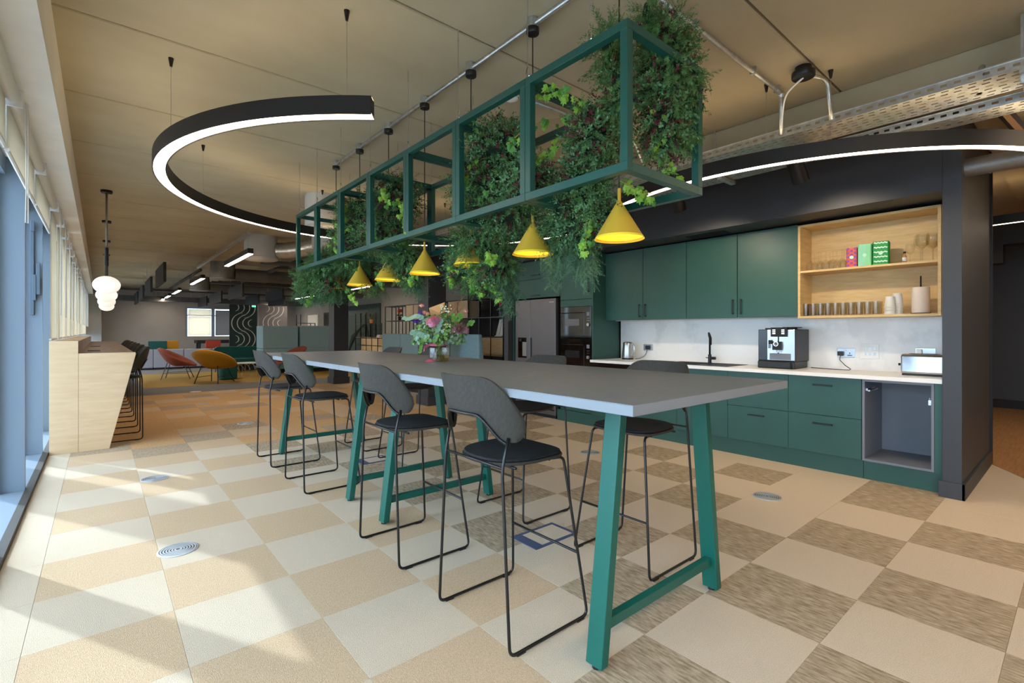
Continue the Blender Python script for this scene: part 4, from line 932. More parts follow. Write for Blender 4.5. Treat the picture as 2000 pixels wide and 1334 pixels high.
def plant(label, blobs, strands, vines, leaves):
    t = thing('hanging_plant', label, 'plant', (0, 0, 0), 0, 'artificial plants in the hanging frame')
    acc = {k: ([], []) for k in TPL}; sage = {k: ([], []) for k in TPL}
    core = G()
    for (c, r, n, mix) in blobs:
        C = Vector(c)
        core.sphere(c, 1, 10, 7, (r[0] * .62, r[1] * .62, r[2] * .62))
        for _ in range(int(n * 2.1)):
            d = Vector((rp.gauss(0, 1), rp.gauss(0, 1), rp.gauss(0, 1))).normalized(); rr = rp.uniform(.5, 1.0)
            p = C + Vector((d.x * r[0] * rr, d.y * r[1] * rr, d.z * r[2] * rr))
            dr = (d + Vector((rp.uniform(-.7, .7), rp.uniform(-.7, .7), rp.uniform(-1.3, .35)))).normalized()
            q = rp.random(); k = 'fern' if q < mix[0] else 'box' if q < mix[0] + mix[1] else 'bur'
            put(acc, k, p, dr, rp.uniform(.6, 1.1))
    for (p0, L, spread, n, kind) in strands:
        P = Vector(p0)
        for _ in range(n):
            x = Vector((rp.gauss(0, spread), rp.gauss(0, spread), 0)); l = L * rp.uniform(.5, 1)
            q = P + x; step = .035; m = int(l / step)
            for i in range(m):
                q = q + Vector((x.x * .03 + rp.gauss(0, .005), x.y * .03 + rp.gauss(0, .005), -step))
                for _k in range(2): put(sage if kind == 'sage' else acc, 'box' if kind == 'box' else 'fern', q, Vector((rp.gauss(0, .6), rp.gauss(0, .6), -.8)).normalized(), rp.uniform(.5, .8))
    core.obj('core', 'moss_core', t, smooth='all')
    for k, m in (('fern', 'fern'), ('box', 'box_leaf'), ('bur', 'burgundy')):
        v, f = acc[k]
        if v: stuff(G().add(v, f).obj({'fern': 'fern_foliage', 'box': 'small_leaf_foliage', 'bur': 'burgundy_foliage'}[k], m, t))
        v, f = sage[k]
        if v: stuff(G().add(v, f).obj('trailing_foliage', 'sage_fern', t))
    for P in vines:
        pts = bez(*P, 12); G().tube(pts, .0022, 5).obj('vine', 'vine', t)
        for i, p in enumerate(pts[1:]):
            for _ in range(2 if i % 2 else 1):
                ivy_leaf(t, p + Vector((rp.gauss(0, .014), rp.gauss(0, .014), rp.gauss(0, .014) - .01)), Vector((-.75 + rp.gauss(0, .4), -.7 + rp.gauss(0, .4), -.1 + rp.gauss(0, .45))), 0 if rp.random() < .75 else 1)
    for (c, r, n, var) in leaves:
        for _ in range(n // 2):
            d = Vector((rp.uniform(-1, .2), rp.uniform(-1, .2), rp.uniform(-.8, .8))).normalized()
            p = Vector(c) + Vector((d.x * r[0], d.y * r[1], d.z * r[2])); ivy_leaf(t, p, d + Vector((-.3, -.3, rp.uniform(-.5, .3))), var if rp.random() < .7 else (var + 1) % 3)
    return t
F_, B_, X_ = (.8, .1, .1), (.25, .55, .2), (.35, .35, .3)
plant('tall bushy green fern bursting out of the frame corner nearest the camera',
      [((2.0, 1.27, 2.62), (.12, .1, .12), 190, F_), ((2.02, 1.25, 2.44), (.13, .11, .16), 260, (.7, .1, .2)), ((2.0, 1.27, 2.22), (.1, .1, .16), 170, X_), ((1.8, 1.44, 2.6), (.05, .05, .13), 60, (.95, .05, 0)), ((1.83, 1.4, 2.4), (.06, .06, .2), 130, F_), ((1.9, 1.3, 2.72), (.03, .03, .1), 30, (1, 0, 0))],
      [((2.09, 1.2, 2.3), .22, .025, 12, 'fern'), ((2.04, 1.22, 2.5), .3, .05, 10, 'fern')],
      [((1.95, 1.28, 2.25), (1.98, 1.3, 2.15), (2.0, 1.28, 2.1), (2.03, 1.24, 2.02)), ((2.0, 1.25, 2.3), (2.05, 1.22, 2.22), (2.07, 1.2, 2.18), (2.1, 1.18, 2.16))],
      [((1.95, 1.3, 2.2), (.1, .08, .12), 8, 0)])
plant('trailing green plant hanging low beside the nearest yellow lamp',
      [((1.82, 1.55, 2.22), (.1, .12, .18), 240, X_), ((1.84, 1.62, 2.0), (.09, .12, .16), 260, B_), ((1.88, 1.7, 1.83), (.08, .1, .12), 150, B_), ((1.72, 1.9, 2.08), (.12, .14, .13), 190, B_), ((1.95, 1.85, 1.9), (.12, .14, .14), 160, F_)],
      [((1.9, 1.7, 1.82), .32, .04, 20, 'sage'), ((1.95, 1.93, 1.84), .3, .035, 16, 'sage'), ((1.82, 1.55, 2.1), .35, .05, 12, 'box')],
      [((1.82, 1.58, 2.3), (1.75, 1.7, 2.38), (1.68, 1.8, 2.36), (1.62, 1.95, 2.26)), ((1.82, 1.6, 2.25), (1.76, 1.72, 2.26), (1.7, 1.84, 2.2), (1.68, 1.9, 2.1)), ((1.78, 1.56, 2.36), (1.7, 1.62, 2.46), (1.66, 1.66, 2.48), (1.64, 1.7, 2.44)), ((1.84, 1.6, 1.95), (1.83, 1.6, 1.85), (1.83, 1.6, 1.78), (1.83, 1.6, 1.7)), ((1.84, 1.4, 1.98), (1.86, 1.36, 1.95), (1.9, 1.34, 1.93), (1.95, 1.3, 1.92))],
      [((1.82, 1.6, 2.1), (.12, .14, .2), 14, 1)])
plant('dense dark green plant filling the third and fourth frame bays',
      [((1.82, 2.28, 2.38), (.2, .2, .16), 330, B_), ((1.82, 2.42, 2.16), (.2, .22, .2), 420, X_), ((1.82, 2.2, 1.98), (.16, .2, .14), 220, (.5, .3, .2)), ((1.92, 2.6, 1.86), (.16, .24, .13), 300, F_), ((1.98, 2.82, 1.74), (.13, .2, .14), 260, X_), ((1.97, 2.5, 1.72), (.12, .18, .13), 220, (.6, .25, .15))],
      [((2.02, 2.42, 1.66), .28, .03, 16, 'sage'), ((2.0, 2.85, 1.68), .16, .05, 12, 'fern'), ((1.74, 2.5, 1.86), .16, .03, 8, 'fern')],
      [((1.72, 2.3, 2.3), (1.66, 2.35, 2.26), (1.64, 2.4, 2.2), (1.64, 2.42, 2.08)), ((1.95, 2.6, 1.66), (1.95, 2.55, 1.6), (1.95, 2.5, 1.56), (1.97, 2.45, 1.52)), ((1.95, 2.75, 1.68), (1.93, 2.72, 1.62), (1.93, 2.68, 1.58), (1.95, 2.62, 1.55)), ((1.86, 2.85, 1.8), (1.85, 2.86, 1.74), (1.85, 2.86, 1.68), (1.86, 2.86, 1.62)), ((1.8, 2.35, 1.78), (1.76, 2.28, 1.74), (1.74, 2.26, 1.72), (1.74, 2.24, 1.7)), ((1.76, 2.5, 2.48), (1.74, 2.46, 2.56), (1.72, 2.44, 2.6), (1.72, 2.4, 2.58)), ((1.7, 2.95, 1.95), (1.64, 2.95, 2.0), (1.6, 2.95, 1.98), (1.58, 2.95, 1.95))],
      [((1.82, 2.35, 2.2), (.2, .22, .25), 26, 1), ((1.95, 2.72, 1.76), (.14, .22, .14), 22, 0)])
plant('thick mixed plant with red foliage in the middle frame bays',
      [((1.82, 3.62, 2.34), (.2, .22, .2), 360, X_), ((1.82, 3.85, 2.12), (.2, .26, .2), 420, (.45, .3, .25)), ((1.9, 3.62, 1.9), (.14, .18, .1), 200, F_), ((2.0, 3.66, 1.78), (.1, .12, .13), 170, B_), ((2.0, 3.95, 1.82), (.1, .12, .09), 110, X_)],
      [((2.02, 3.62, 1.72), .16, .04, 12, 'sage')],
      [((1.7, 3.6, 2.4), (1.64, 3.5, 2.42), (1.62, 3.42, 2.36), (1.62, 3.36, 2.26)), ((1.74, 3.45, 2.3), (1.7, 3.32, 2.3), (1.7, 3.26, 2.2), (1.7, 3.24, 2.08)), ((1.9, 3.5, 1.84), (1.88, 3.48, 1.8), (1.88, 3.47, 1.74), (1.9, 3.46, 1.68)), ((1.7, 3.8, 2.2), (1.64, 3.75, 2.18), (1.64, 3.7, 2.1), (1.64, 3.68, 2.0))],
      [((1.82, 3.65, 2.2), (.2, .26, .28), 34, 1), ((1.98, 3.66, 1.8), (.1, .14, .13), 10, 0)])
plant('leafy plant with bright ivy in the fifth and sixth frame bays',
      [((1.82, 4.3, 2.38), (.2, .24, .16), 330, B_), ((1.82, 4.45, 2.16), (.2, .28, .2), 420, X_), ((1.86, 4.6, 1.96), (.16, .24, .1), 220, F_), ((2.0, 4.46, 1.78), (.1, .13, .11), 120, X_)],
      [((2.02, 4.44, 1.74), .12, .05, 10, 'fern')],
      [((1.68, 4.2, 2.44), (1.62, 4.18, 2.36), (1.6, 4.2, 2.26), (1.62, 4.22, 2.16)), ((1.68, 4.4, 2.3), (1.62, 4.4, 2.22), (1.62, 4.4, 2.14), (1.62, 4.38, 2.02)), ((1.9, 4.1, 1.84), (1.88, 4.08, 1.78), (1.88, 4.06, 1.74), (1.9, 4.04, 1.7))],
      [((1.82, 4.35, 2.28), (.2, .26, .22), 40, 0), ((1.82, 4.45, 1.98), (.2, .26, .16), 14, 1)])
plant('pale green trailing fern spilling from the far end of the frame',
      [((1.78, 5.0, 1.98), (.2, .22, .14), 280, F_), ((1.74, 5.22, 1.86), (.2, .22, .14), 320, (.85, .1, .05)), ((1.8, 5.0, 1.74), (.18, .2, .12), 240, (.7, .1, .2)), ((1.7, 5.3, 1.72), (.14, .16, .1), 130, (.9, .05, .05))],
      [((1.72, 5.2, 1.72), .16, .09, 20, 'sage'), ((1.85, 4.9, 1.7), .14, .07, 12, 'sage')],
      [((1.86, 4.75, 1.72), (1.88, 4.7, 1.66), (1.88, 4.66, 1.62), (1.9, 4.62, 1.57)), ((1.7, 5.2, 1.7), (1.66, 5.2, 1.66), (1.64, 5.2, 1.62), (1.64, 5.2, 1.58))],
      [((1.8, 5.0, 1.85), (.2, .22, .18), 14, 1)])

# ================================================================== FLOWERS ON THE TABLE
T = Vector((1.962, 3.183, 1.0545))
ja = thing('flower_jar', 'octagonal glass jar with water, flower stems and pink ribbon', 'vase', T)
oc = lambda r, n=8: [(r * math.cos(2 * PI * k / n + PI / 8), r * math.sin(2 * PI * k / n + PI / 8)) for k in range(n)]
G().lathe([(.0, .004), (.07, .002), (.076, .01), (.076, .105), (.066, .122), (.062, .128), (.066, .14)], 8, cap=False).obj('glass', 'jar_glass', ja)
G().prism(oc(.071), 'z', .006, .05).obj('water', 'water', ja)
g = G()
for k in range(16):
    a = rp.uniform(0, 6.28); g.tube([(.05 * math.cos(a), .05 * math.sin(a), .01), (.035 * math.cos(a + 2.6), .035 * math.sin(a + 2.6), .15)], .0028, 5)
g.obj('stems', 'stem_green', ja)
G().lathe([(.0665, .118), (.069, .12), (.069, .136), (.0665, .138)], 16, cap=False).obj('ribbon', 'ribbon_pink', ja, smooth=True)
G().add([(-.065, .02, .12), (-.065, .02, .138), (-.1, .045, .12), (-.098, .05, .098), (-.105, .03, .085), (-.108, .045, .075)], [(0, 1, 2, 3), (3, 2, 4, 5)]).obj('ribbon_end', 'ribbon_pink', ja, solid=.0015)
t = thing('ribbon_tail', 'coral pink ribbon end lying on the table beside the jar', 'ribbon', T + Vector((-.1, -.02, 0)))
G().add([(0, 0, .001), (.05, -.02, .001), (.06, .0, .018), (.02, .03, .02), (-.02, .02, .004)], [(0, 1, 2, 3), (0, 3, 4)]).obj('loop', 'ribbon_pink', t, solid=.0015)
bq = thing('bouquet', 'mixed flower bouquet of pink blooms and eucalyptus with a kraft card', 'flowers', T + Vector((0, 0, .13)))
def leaf_round(acc, pos, nrm, s):
    z = nrm.normalized(); x = z.orthogonal().normalized(); y = z.cross(x); a0 = rp.uniform(0, 6.28); v, f = acc; o = len(v)
    v.append(tuple(pos)); 
    for k in range(8):
        a = a0 + 2 * PI * k / 8; q = pos + (x * math.cos(a) * 1.0 + y * math.sin(a) * .78) * s + z * (s * .18); v.append(tuple(q))
    f.extend([(o, o + 1 + k, o + 1 + (k + 1) % 8) for k in range(8)])
def dome():
    a = rp.uniform(0, 6.28); e = rp.uniform(-.25, 1.45); r = rp.uniform(.6, 1)
    return Vector((math.cos(a) * math.cos(e) * .22, math.sin(a) * math.cos(e) * .22, .05 + math.sin(e) * .19)) * r
eu, lg = ([], []), ([], [])
for _ in range(800):
    p = dome(); leaf_round(eu if rp.random() < .55 else lg, p, (p + Vector((rp.gauss(0, .12), rp.gauss(0, .12), rp.gauss(0, .1)))).normalized(), rp.uniform(.009, .019))
R3 = Vector((math.cos(YAW), -math.sin(YAW), 0)); F3 = Vector((math.sin(YAW), math.cos(YAW), 0))
cv = lambda r, u, d=0.: R3 * r + Vector((0, 0, u)) - F3 * d
for k in range(7): leaf_round(eu, cv(-.12 - k * .021, .2 + .012 * math.sin(k), .08), Vector((-.5, -.7, .4)), .024 - k * .001)
for k in range(9): leaf_round(lg, cv(.12 + .02 * (k % 4), .18 + .02 * (k // 3), .1), Vector((-.4, -.7, .5)), .018)
for k in range(5): leaf_round(eu, cv(.0 + .01 * k, .05 + .03 * k, .17), Vector((-.5, -.8, .3)), .023)
for k in range(6): leaf_round(eu, cv(-.17 + .02 * k, .09 - .006 * k, .14), Vector((-.5, -.8, .3)), .025)
for k in range(6): leaf_round(lg, cv(-.1 - .004 * k, .05 - .02 * k, .12), Vector((-.5, -.8, .2)), .017)
for k in range(4): leaf_round(lg, cv(.23 + .012 * k, .15 + .02 * (k % 2), .06), Vector((-.5, -.8, .2)), .016)
stuff(G().add(*eu).obj('eucalyptus_leaves', 'eucalyptus', bq)); stuff(G().add(*lg).obj('green_leaves', 'leaf_green', bq))
g = G()
for _ in range(46):
    p = dome() * .95; g.tube([(0, 0, -.04), p * .5 + Vector((0, 0, .02)), p], .0018, 4)
g.obj('stems', 'stem_green', bq)
def bloom(c, r, n, matn, nm, L=.02, sq=.7):
    g = G(); C = Vector(c)
    for k in range(n):
        ph = math.acos(1 - (k + .5) / n * 1.25); a = k * 2.399; d = Vector((math.sin(ph) * math.cos(a), math.sin(ph) * math.sin(a), math.cos(ph)))
        d = (d + Vector((-.3, -.5, .0))).normalized(); s = d.orthogonal().normalized() * L * .22; b = C + d * r * sq; g.add([b - s, b + d * L * .6 - s * .6 + s * 0, b + d * L, b + s], [(0, 1, 2, 3)])
    g.sphere(c, r * .75, 12, 8); g.obj(nm, matn, bq)
bloom(cv(-.02, .16, .16), .05, 160, 'pink_flower', 'pink_bloom', .016, .8)
bloom(cv(.0, .175, .15), .045, 140, 'pink_flower', 'pink_bloom', .016, .8)
bloom(cv(.17, .1, .1), .035, 90, 'mauve_flower', 'mauve_bloom', .05, .7)
for c in ((-.125, .235), (-.16, .17), (-.14, .175), (.1, .17)): bloom(cv(c[0], c[1], .08), .014, 20, 'purple_flower', 'purple_bloom', .016, .8)
for c in ((-.12, .29), (-.1, .24), (.21, .25), (-.075, .23)): bloom(cv(c[0], c[1], .06), .016, 24, 'blush', 'blush_bud', .012, .8)
for c0, c1 in (((.12, .24), (.19, .36)), ((.1, .25), (.15, .33)), ((.13, .22), (.2, .3)), ((.08, .24), (.11, .3))):
    g = G(); a, b = cv(*c0, .03), cv(*c1, .03)
    for k in range(34):
        p = a + (b - a) * (k / 34); d = Vector((rp.gauss(0, 1), rp.gauss(0, 1), rp.gauss(.6, 1))).normalized() * .022 * (1 - k / 40); s = d.orthogonal().normalized() * .0035; g.add([p - s, p + d, p + s], [(0, 1, 2)])
    g.tube([a, b], .002, 5); g.obj('astilbe_plume', 'astilbe', bq)
g = G()
for k in range(22): g.sphere(tuple(cv(.06 + rp.uniform(-.02, .08), .05 + rp.uniform(0, .1), .14)), .006, 6, 4)
for k in range(20): g.sphere(tuple(cv(.05 + rp.uniform(-.03, .05), .24 + rp.uniform(0, .06), .04)), .006, 6, 4)
stuff(g.obj('wax_berries', 'berry_white', bq, smooth='all'))
tt = thing('gift_card', 'brown kraft envelope sticking up from the bouquet', 'envelope', T + Vector((0, 0, .13)))
a, b, c, d = cv(-.075, .27, -.02), cv(.0, .29, -.02), cv(.02, .235, 0), cv(-.06, .19, 0)
e = cv(.045, .315, .0)
G().add([cv(-.075, .275), cv(.045, .32), cv(.055, .25), cv(-.055, .195)], [(0, 1, 2, 3)]).obj('envelope_back', 'brown_card', tt, solid=.0015)
G().add([cv(-.075, .275, .004), cv(.045, .32, .004), cv(.01, .235, .02)], [(0, 1, 2)]).obj('envelope_flap', 'brown_card', tt, solid=.0015)

# ================================================================== LOUNGE BEYOND
def legs4(t, P, Q, r, m, nm='leg'):
    for p, q in zip(P, Q): G().tube([p, q], r, 6).obj(nm, m, t)
def lounge_chair(x, y, rz, m, label, s=1.):
    t = thing('lounge_chair', label, 'armchair', (x, y, 0), rz, 'rounded lounge chairs')
    def fn(off):
        def f(u, v):
            th = u * 2 * PI; rr = v
            X = .40 * rr * math.cos(th) * s; Y = .44 * rr * math.sin(th) * s
            z = .36 + .42 * (rr ** 2.2) * (.42 - .58 * math.cos(th)) * (1) + .06 * rr ** 2
            return (X + .0, Y, z + off)
        return f
    g = G(); g.grid(fn(0), 32, 8); g.obj('shell', m, t, smooth='all', solid=.045)
    G().lathe([(.0, .40), (.2, .40), (.23, .43), (.2, .46), (0, .47)], 24, (.06, 0, 0), cap=False).obj('seat_cushion', m, t, smooth='all')
    legs4(t, [(.18, .2, .40), (.18, -.2, .40), (-.2, .2, .44), (-.2, -.2, .44)], [(.33, .3, 0), (.33, -.3, 0), (-.33, .3, 0), (-.33, -.3, 0)], .011, 'metal_black')
    G().tube([(.27, .26, .16), (-.27, .26, .16)], .007, 6).tube([(.27, -.26, .16), (-.27, -.26, .16)], .007, 6).obj('stretcher', 'metal_black', t)
    return t
lounge_chair(2.2, 14.2, math.radians(48), 'yellow_fabric', 'mustard yellow rounded lounge chair seen from behind', 1.12)
lounge_chair(1.62, 16.1, math.radians(-15), 'rust_fabric', 'rust orange rounded lounge chair beside the mustard one', 1.1)
lounge_chair(4.35, 15.4, math.radians(190), 'rust_fabric', 'rust orange rounded lounge chair half hidden behind the bar stools', 1.05)
t = thing('sofa', 'dark green two-seat sofa with thin black legs', 'sofa', (2.72, 17.2, 0))
box(0, 1.36, 0, .7, .3, .44).obj('seat', 'green_fabric', t, bevel=.04, seg=3)
g = G().prism(rrect(1.3, .5, .13, c=(.66, .56)), 'y', .58, .72).obj('backrest', 'green_fabric', t, bevel=.03, seg=3)
legs4(t, [(.1, .1, .3), (1.26, .1, .3), (.1, .6, .3), (1.26, .6, .3)], [(.06, .06, 0), (1.3, .06, 0), (.06, .64, 0), (1.3, .64, 0)], .012, 'metal_black')
t = thing('pouf', 'dark green upholstered pouf beside the mustard chair', 'pouf', (2.62, 14.95, 0)); G().prism(rrect(.42, .42, .12), 'z', .02, .44).obj('body', 'green_fabric', t, bevel=.02, seg=3); G().prism(rrect(.4, .4, .11), 'z', .44, .456).obj('lid', 'grey_fabric', t, bevel=.005)
t = thing('pouf', 'dark green upholstered pouf half hidden behind the far stools', 'pouf', (4.6, 14.9, 0)); G().prism(rrect(.42, .42, .12), 'z', .02, .42).obj('body', 'green_fabric', t, bevel=.02, seg=3); G().prism(rrect(.4, .4, .11), 'z', .42, .436).obj('lid', 'grey_fabric', t, bevel=.005)
t = thing('coffee_table', 'low white oval coffee table with yellow wire legs', 'coffee table', (3.35, 15.7, 0)); G().lathe([(.42, .37), (.42, .395)], 28, sx=1.1, sy=.7).obj('top', 'paper_white', t)
for a in (.4, 1.6, 2.7, 3.8, 5.0): G().tube([(.35 * math.cos(a), .24 * math.sin(a), .37), (.3 * math.cos(a), .2 * math.sin(a), 0), (.3 * math.cos(a + .3), .2 * math.sin(a + .3), 0), (.35 * math.cos(a + .3), .24 * math.sin(a + .3), .37)], .007, 6).obj('wire_leg', 'yellow_fabric', t)
for k in range(6):
    t = thing('banquette_unit', 'grey upholstered banquette block, %s from the window side' % NB[k], 'sofa', (.5 + k * .86, 20.3, 0), 0, 'grey banquette blocks')
    box(.005, .855, 0, .28, .06, .68).obj('back', 'grey_fabric', t, bevel=.02); box(.005, .855, .28, .85, .06, .42).obj('seat', 'grey_fabric', t, bevel=.02); box(.03, .83, .03, .8, 0, .06).obj('kick_base', 'black_matte', t)
def side_chair(x, y, m, label, w=.5):
    t = thing('meeting_chair', label, 'chair', (x, y, 0), 0, 'coloured chairs behind the banquette'); box(-w / 2, w / 2, 0, .05, .5, .95).obj('backrest', m, t, bevel=.02); box(-w / 2, w / 2, .05, .5, .42, .48).obj('seat', m, t, bevel=.02)
    legs4(t, [(-.2, .06, .42), (.2, .06, .42), (-.2, .44, .42), (.2, .44, .42)], [(-.22, .04, 0), (.22, .04, 0), (-.22, .46, 0), (.22, .46, 0)], .012, 'metal_black')
    for k in range(3): box(-w / 2 + .02, w / 2 - .02, -.006, 0, .6 + k * .1, .61 + k * .1).obj('stitch_line', m, t)
side_chair(1.98, 21.9, 'yellow_fabric', 'yellow meeting chair behind the grey banquette', .5); side_chair(1.58, 21.6, 'green_fabric', 'green meeting chair next to the yellow one', .56); side_chair(3.3, 21.6, 'red_fabric', 'red meeting chair by the dark carved panel', .5)
t = thing('high_table', 'black pool table below the far window', 'table', (2.9, 22.6, 0)); box(0, 1.6, 0, .8, .82, .95).obj('bed', 'black_matte', t, bevel=.01); legs4(t, [(.1, .1, .82), (1.5, .1, .82), (.1, .7, .82), (1.5, .7, .82)], [(.08, .08, 0), (1.52, .08, 0), (.08, .72, 0), (1.52, .72, 0)], .04, 'black_matte'); box(.1, 1.5, .1, .7, .95, .955).obj('playing_surface', 'panel_green', t)
# carved panels
def arcs(t, x0, w, z0, z1, y, seed):
    U = w / 4.2
    rows = [(z1 - .1 - k * .52) for k in range(5)]
    for k, zc in enumerate(rows):
        for q in range(4):
            r = .34 - .072 * q if k % 2 == 1 else .34 - .072 * (3 - q)
            cx = x0 + (w * .5 + q * .09 - .02 if k % 2 == 1 else w * .5 - (3 - q) * .09 + .02)
            a0, a1 = (PI * .5, PI * 1.5) if k % 2 == 1 else (-PI * .5, PI * .5)
            if r < .05: continue
            V = []; F = []; n = 18
            for i in range(n + 1):
                a = a0 + (a1 - a0) * i / n; th = .005 + .022 * math.sin(PI * i / n); px, pz = cx + r * math.cos(a), zc + r * math.sin(a)
                px = max(x0 + .01, min(x0 + w - .01, px)); pz = max(z0 + .02, min(z1 - .02, pz))
                qx, qz = cx + (r - th) * math.cos(a), zc + (r - th) * math.sin(a); qx = max(x0 + .01, min(x0 + w - .01, qx)); qz = max(z0 + .02, min(z1 - .02, qz))
                V += [(px, y - .006, pz), (qx, y - .006, qz), (px, y, pz), (qx, y, qz)]
            for i in range(n): b = 4 * i; F += [(b, b + 1, b + 5, b + 4), (b, b + 4, b + 6, b + 2), (b + 1, b + 3, b + 7, b + 5)]
            G().add(V, F).obj('arc_cutout', 'arc_white', t)
t = thing('carved_panel', 'dark green floor-standing screen with white curved cut-outs', 'screen'); box(3.2, 4.02, 18.0, 18.04, .0, 2.18).obj('board', 'panel_green', t); arcs(t, 3.2, .82, 0, 2.18, 18.0, 1)
t = thing('carved_panel', 'mauve grey screen with curved cut-outs beside the green one', 'screen'); box(4.35, 5.3, 19.2, 19.24, .0, 2.22).obj('board', 'panel_mauve', t); arcs(t, 4.35, .95, 0, 2.22, 19.2, 2)
# booths
def booth(x, y, w, d, h, label, rz=0):
    t = thing('high_back_booth', label, 'sofa', (x, y, 0), rz, 'teal high-back sofas')
    g = G().prism([(0, 0), (w, 0), (w, d), (w - .12, d), (w - .12, .14), (.12, .14), (.12, d), (0, d)], 'z', .12, h * .52).obj('lower_shell', 'teal_fabric', t, bevel=.02)
    G().prism([(0, 0), (w, 0), (w, d), (w - .1, d), (w - .1, .12), (.1, .12), (.1, d), (0, d)], 'z', h * .525, h).obj('upper_shell', 'teal_fabric', t, bevel=.02)
    box(.13, w - .13, .15, d, .12, .44).obj('seat', 'teal_fabric', t, bevel=.03); box(.05, w - .05, .05, d - .03, 0, .12).obj('kick_base', 'black_matte', t)
booth(3.75, 16.1, 1.02, .8, 1.46, 'teal high-back booth by the dark green carved screen'); booth(4.82, 16.0, 1.15, .8, 1.47, 'teal high-back booth left of the far column')
def hsofa(y0, y1, label):
    t = thing('high_back_sofa', label, 'sofa', (5.05, y0, 0), 0, 'teal high-back sofas'); L = y1 - y0; m = L / 2
    for k in range(2):
        a, b = k * m + .003, (k + 1) * m - .003; e0 = .0
        G().hexa([(0, a, .12), (.16, a, .12), (.16, b, .12), (0, b, .12), (.0, a + (.04 if k == 0 else 0), 1.235), (.09, a + (.04 if k == 0 else 0), 1.235), (.09, b - (.04 if k == 1 else 0), 1.235), (.0, b - (.04 if k == 1 else 0), 1.235)]).obj('back_panel', 'teal_fabric', t, bevel=.025, seg=3)
    box(.16, .75, .02, L - .02, .12, .45).obj('seat', 'teal_fabric', t, bevel=.03); box(.03, .7, .03, L - .03, 0, .12).obj('kick_base', 'black_matte', t)
hsofa(6.85, 8.75, 'teal high-back sofa right of the flowers'); hsofa(8.85, 10.75, 'teal high-back sofa left of the near column')
# grid shelving
XS, g0, gs = 6.2, 7.62, .41
t = thing('grid_shelving', 'tall black metal grid shelving with oak boxes along the right wall', 'shelving', (XS, g0, 0)); NC = 13
for k in range(NC + 1):
    for xx in (0, .33): box(xx, xx + .02, k * gs - .01, k * gs + .01, 0, 2.0).obj('upright', 'metal_black', t)
for z in (.36, .77, 1.18, 1.59, 2.0):
    for xx in (0, .33): box(xx, xx + .02, 0, NC * gs, z - .02, z).obj('rail', 'metal_black', t)
    for k in range(0, NC + 1): box(.02, .33, k * gs - .01, k * gs + .01, z - .02, z).obj('cross_rail', 'metal_black', t)
for (c, r) in ((0, 1), (1, 1), (3, 3), (4, 3), (9, 3), (8, 3), (8, 1), (5, 2), (11, 1), (6, 1)):
    box(.005, .345, c * gs + .015, (c + 1) * gs - .015, .36 + r * .41 + .003, .36 + (r + 1) * .41 - .025).obj('oak_box', 'oak', t)
for c in range(NC):
    if c in (0, 5, 8, 11): 
        for z in (.77, 1.18, 1.59): box(.0, .35, c * gs + .012, (c + 1) * gs - .012, z, z + .004).obj('shelf_plate', 'metal_black', t)
def pot(loc, label, kind):
    t = thing('potted_plant', label, 'plant', loc, 0, 'small pots on the shelving')
    m = {'orange': 'burgundy', 'cactus': 'cab_inside', 'agave': 'terracotta'}[kind]; s = 1.25 if kind == 'agave' else 1.
    G().lathe([(.04 * s, 0), (.055 * s, .1 * s), (.05 * s, .1 * s), (.045 * s, .09 * s), (0, .09 * s)], 16).obj('pot', m, t, smooth=True)
    if kind == 'cactus': G().sphere((0, 0, .17), .055, 10, 8, (1, 1, 1.6)).obj('stem', 'cactus', t, smooth='all'); G().sphere((0, 0, .28), .055, 10, 6, (1, 1, .8)).obj('bloom', 'red_flower', t)
    elif kind == 'orange':
        g = G(); 
        for k in range(12): a = k * 2.4; g.add([(0, 0, .09), (.05 * math.cos(a), .05 * math.sin(a), .16 + .01 * (k % 3)), (.09 * math.cos(a + .2), .09 * math.sin(a + .2), .14), (.05 * math.cos(a + .4), .05 * math.sin(a + .4), .13)], [(0, 1, 2, 3)])
        g.obj('leaves', 'ivy_dark', t); g = G()
        for k in range(14): a = k * 2.4; g.sphere((.045 * math.cos(a), .045 * math.sin(a), .25 + .02 * (k % 3)), .03, 6, 5)
        g.tube([(0, 0, .1), (0, 0, .25)], .006, 5); g.obj('blooms', 'orange_flower', t)
    else:
        for k in range(10): a = k * 2.4; e = .5 + .4 * (k % 3) / 2; d = Vector((math.cos(a) * math.cos(e + .3), math.sin(a) * math.cos(e + .3), math.sin(e + .3))); G().tube([(0, 0, .1), d * .12 + Vector((0, 0, .1)), d * .28 + Vector((0, 0, .1))], [.012, .02, .002], 5).obj('spike_leaf', 'cactus', t)
pot((XS + .15, g0 + 11.55 * gs, 1.594), 'pot with orange flowers on the black grid shelving', 'orange'); pot((XS + .15, g0 + .6 * gs, 1.594), 'red-topped grafted cactus in a grey pot', 'cactus')
t = thing('menu_stand', 'small white sign leaning on the grid shelving by the fridge', 'sign', (XS + .1, g0 + .6 * gs, 1.184)); G().hexa([(0, -.11, .02), (.01, -.11, .02), (.01, .11, .02), (0, .11, .02), (.08, -.09, .36), (.09, -.09, .36), (.09, .09, .36), (.08, .09, .36)]).obj('card', 'paper_white', t); box(-.03, .12, -.12, .12, 0, .02).obj('base', 'galv', t); G().hexa([(-.001, -.004, .03), (0, -.004, .03), (0, .004, .03), (-.001, .004, .03), (.07, -.004, .32), (.071, -.004, .32), (.071, .004, .32), (.07, .004, .32)]).obj('printed_line', 'cab_inside', t)
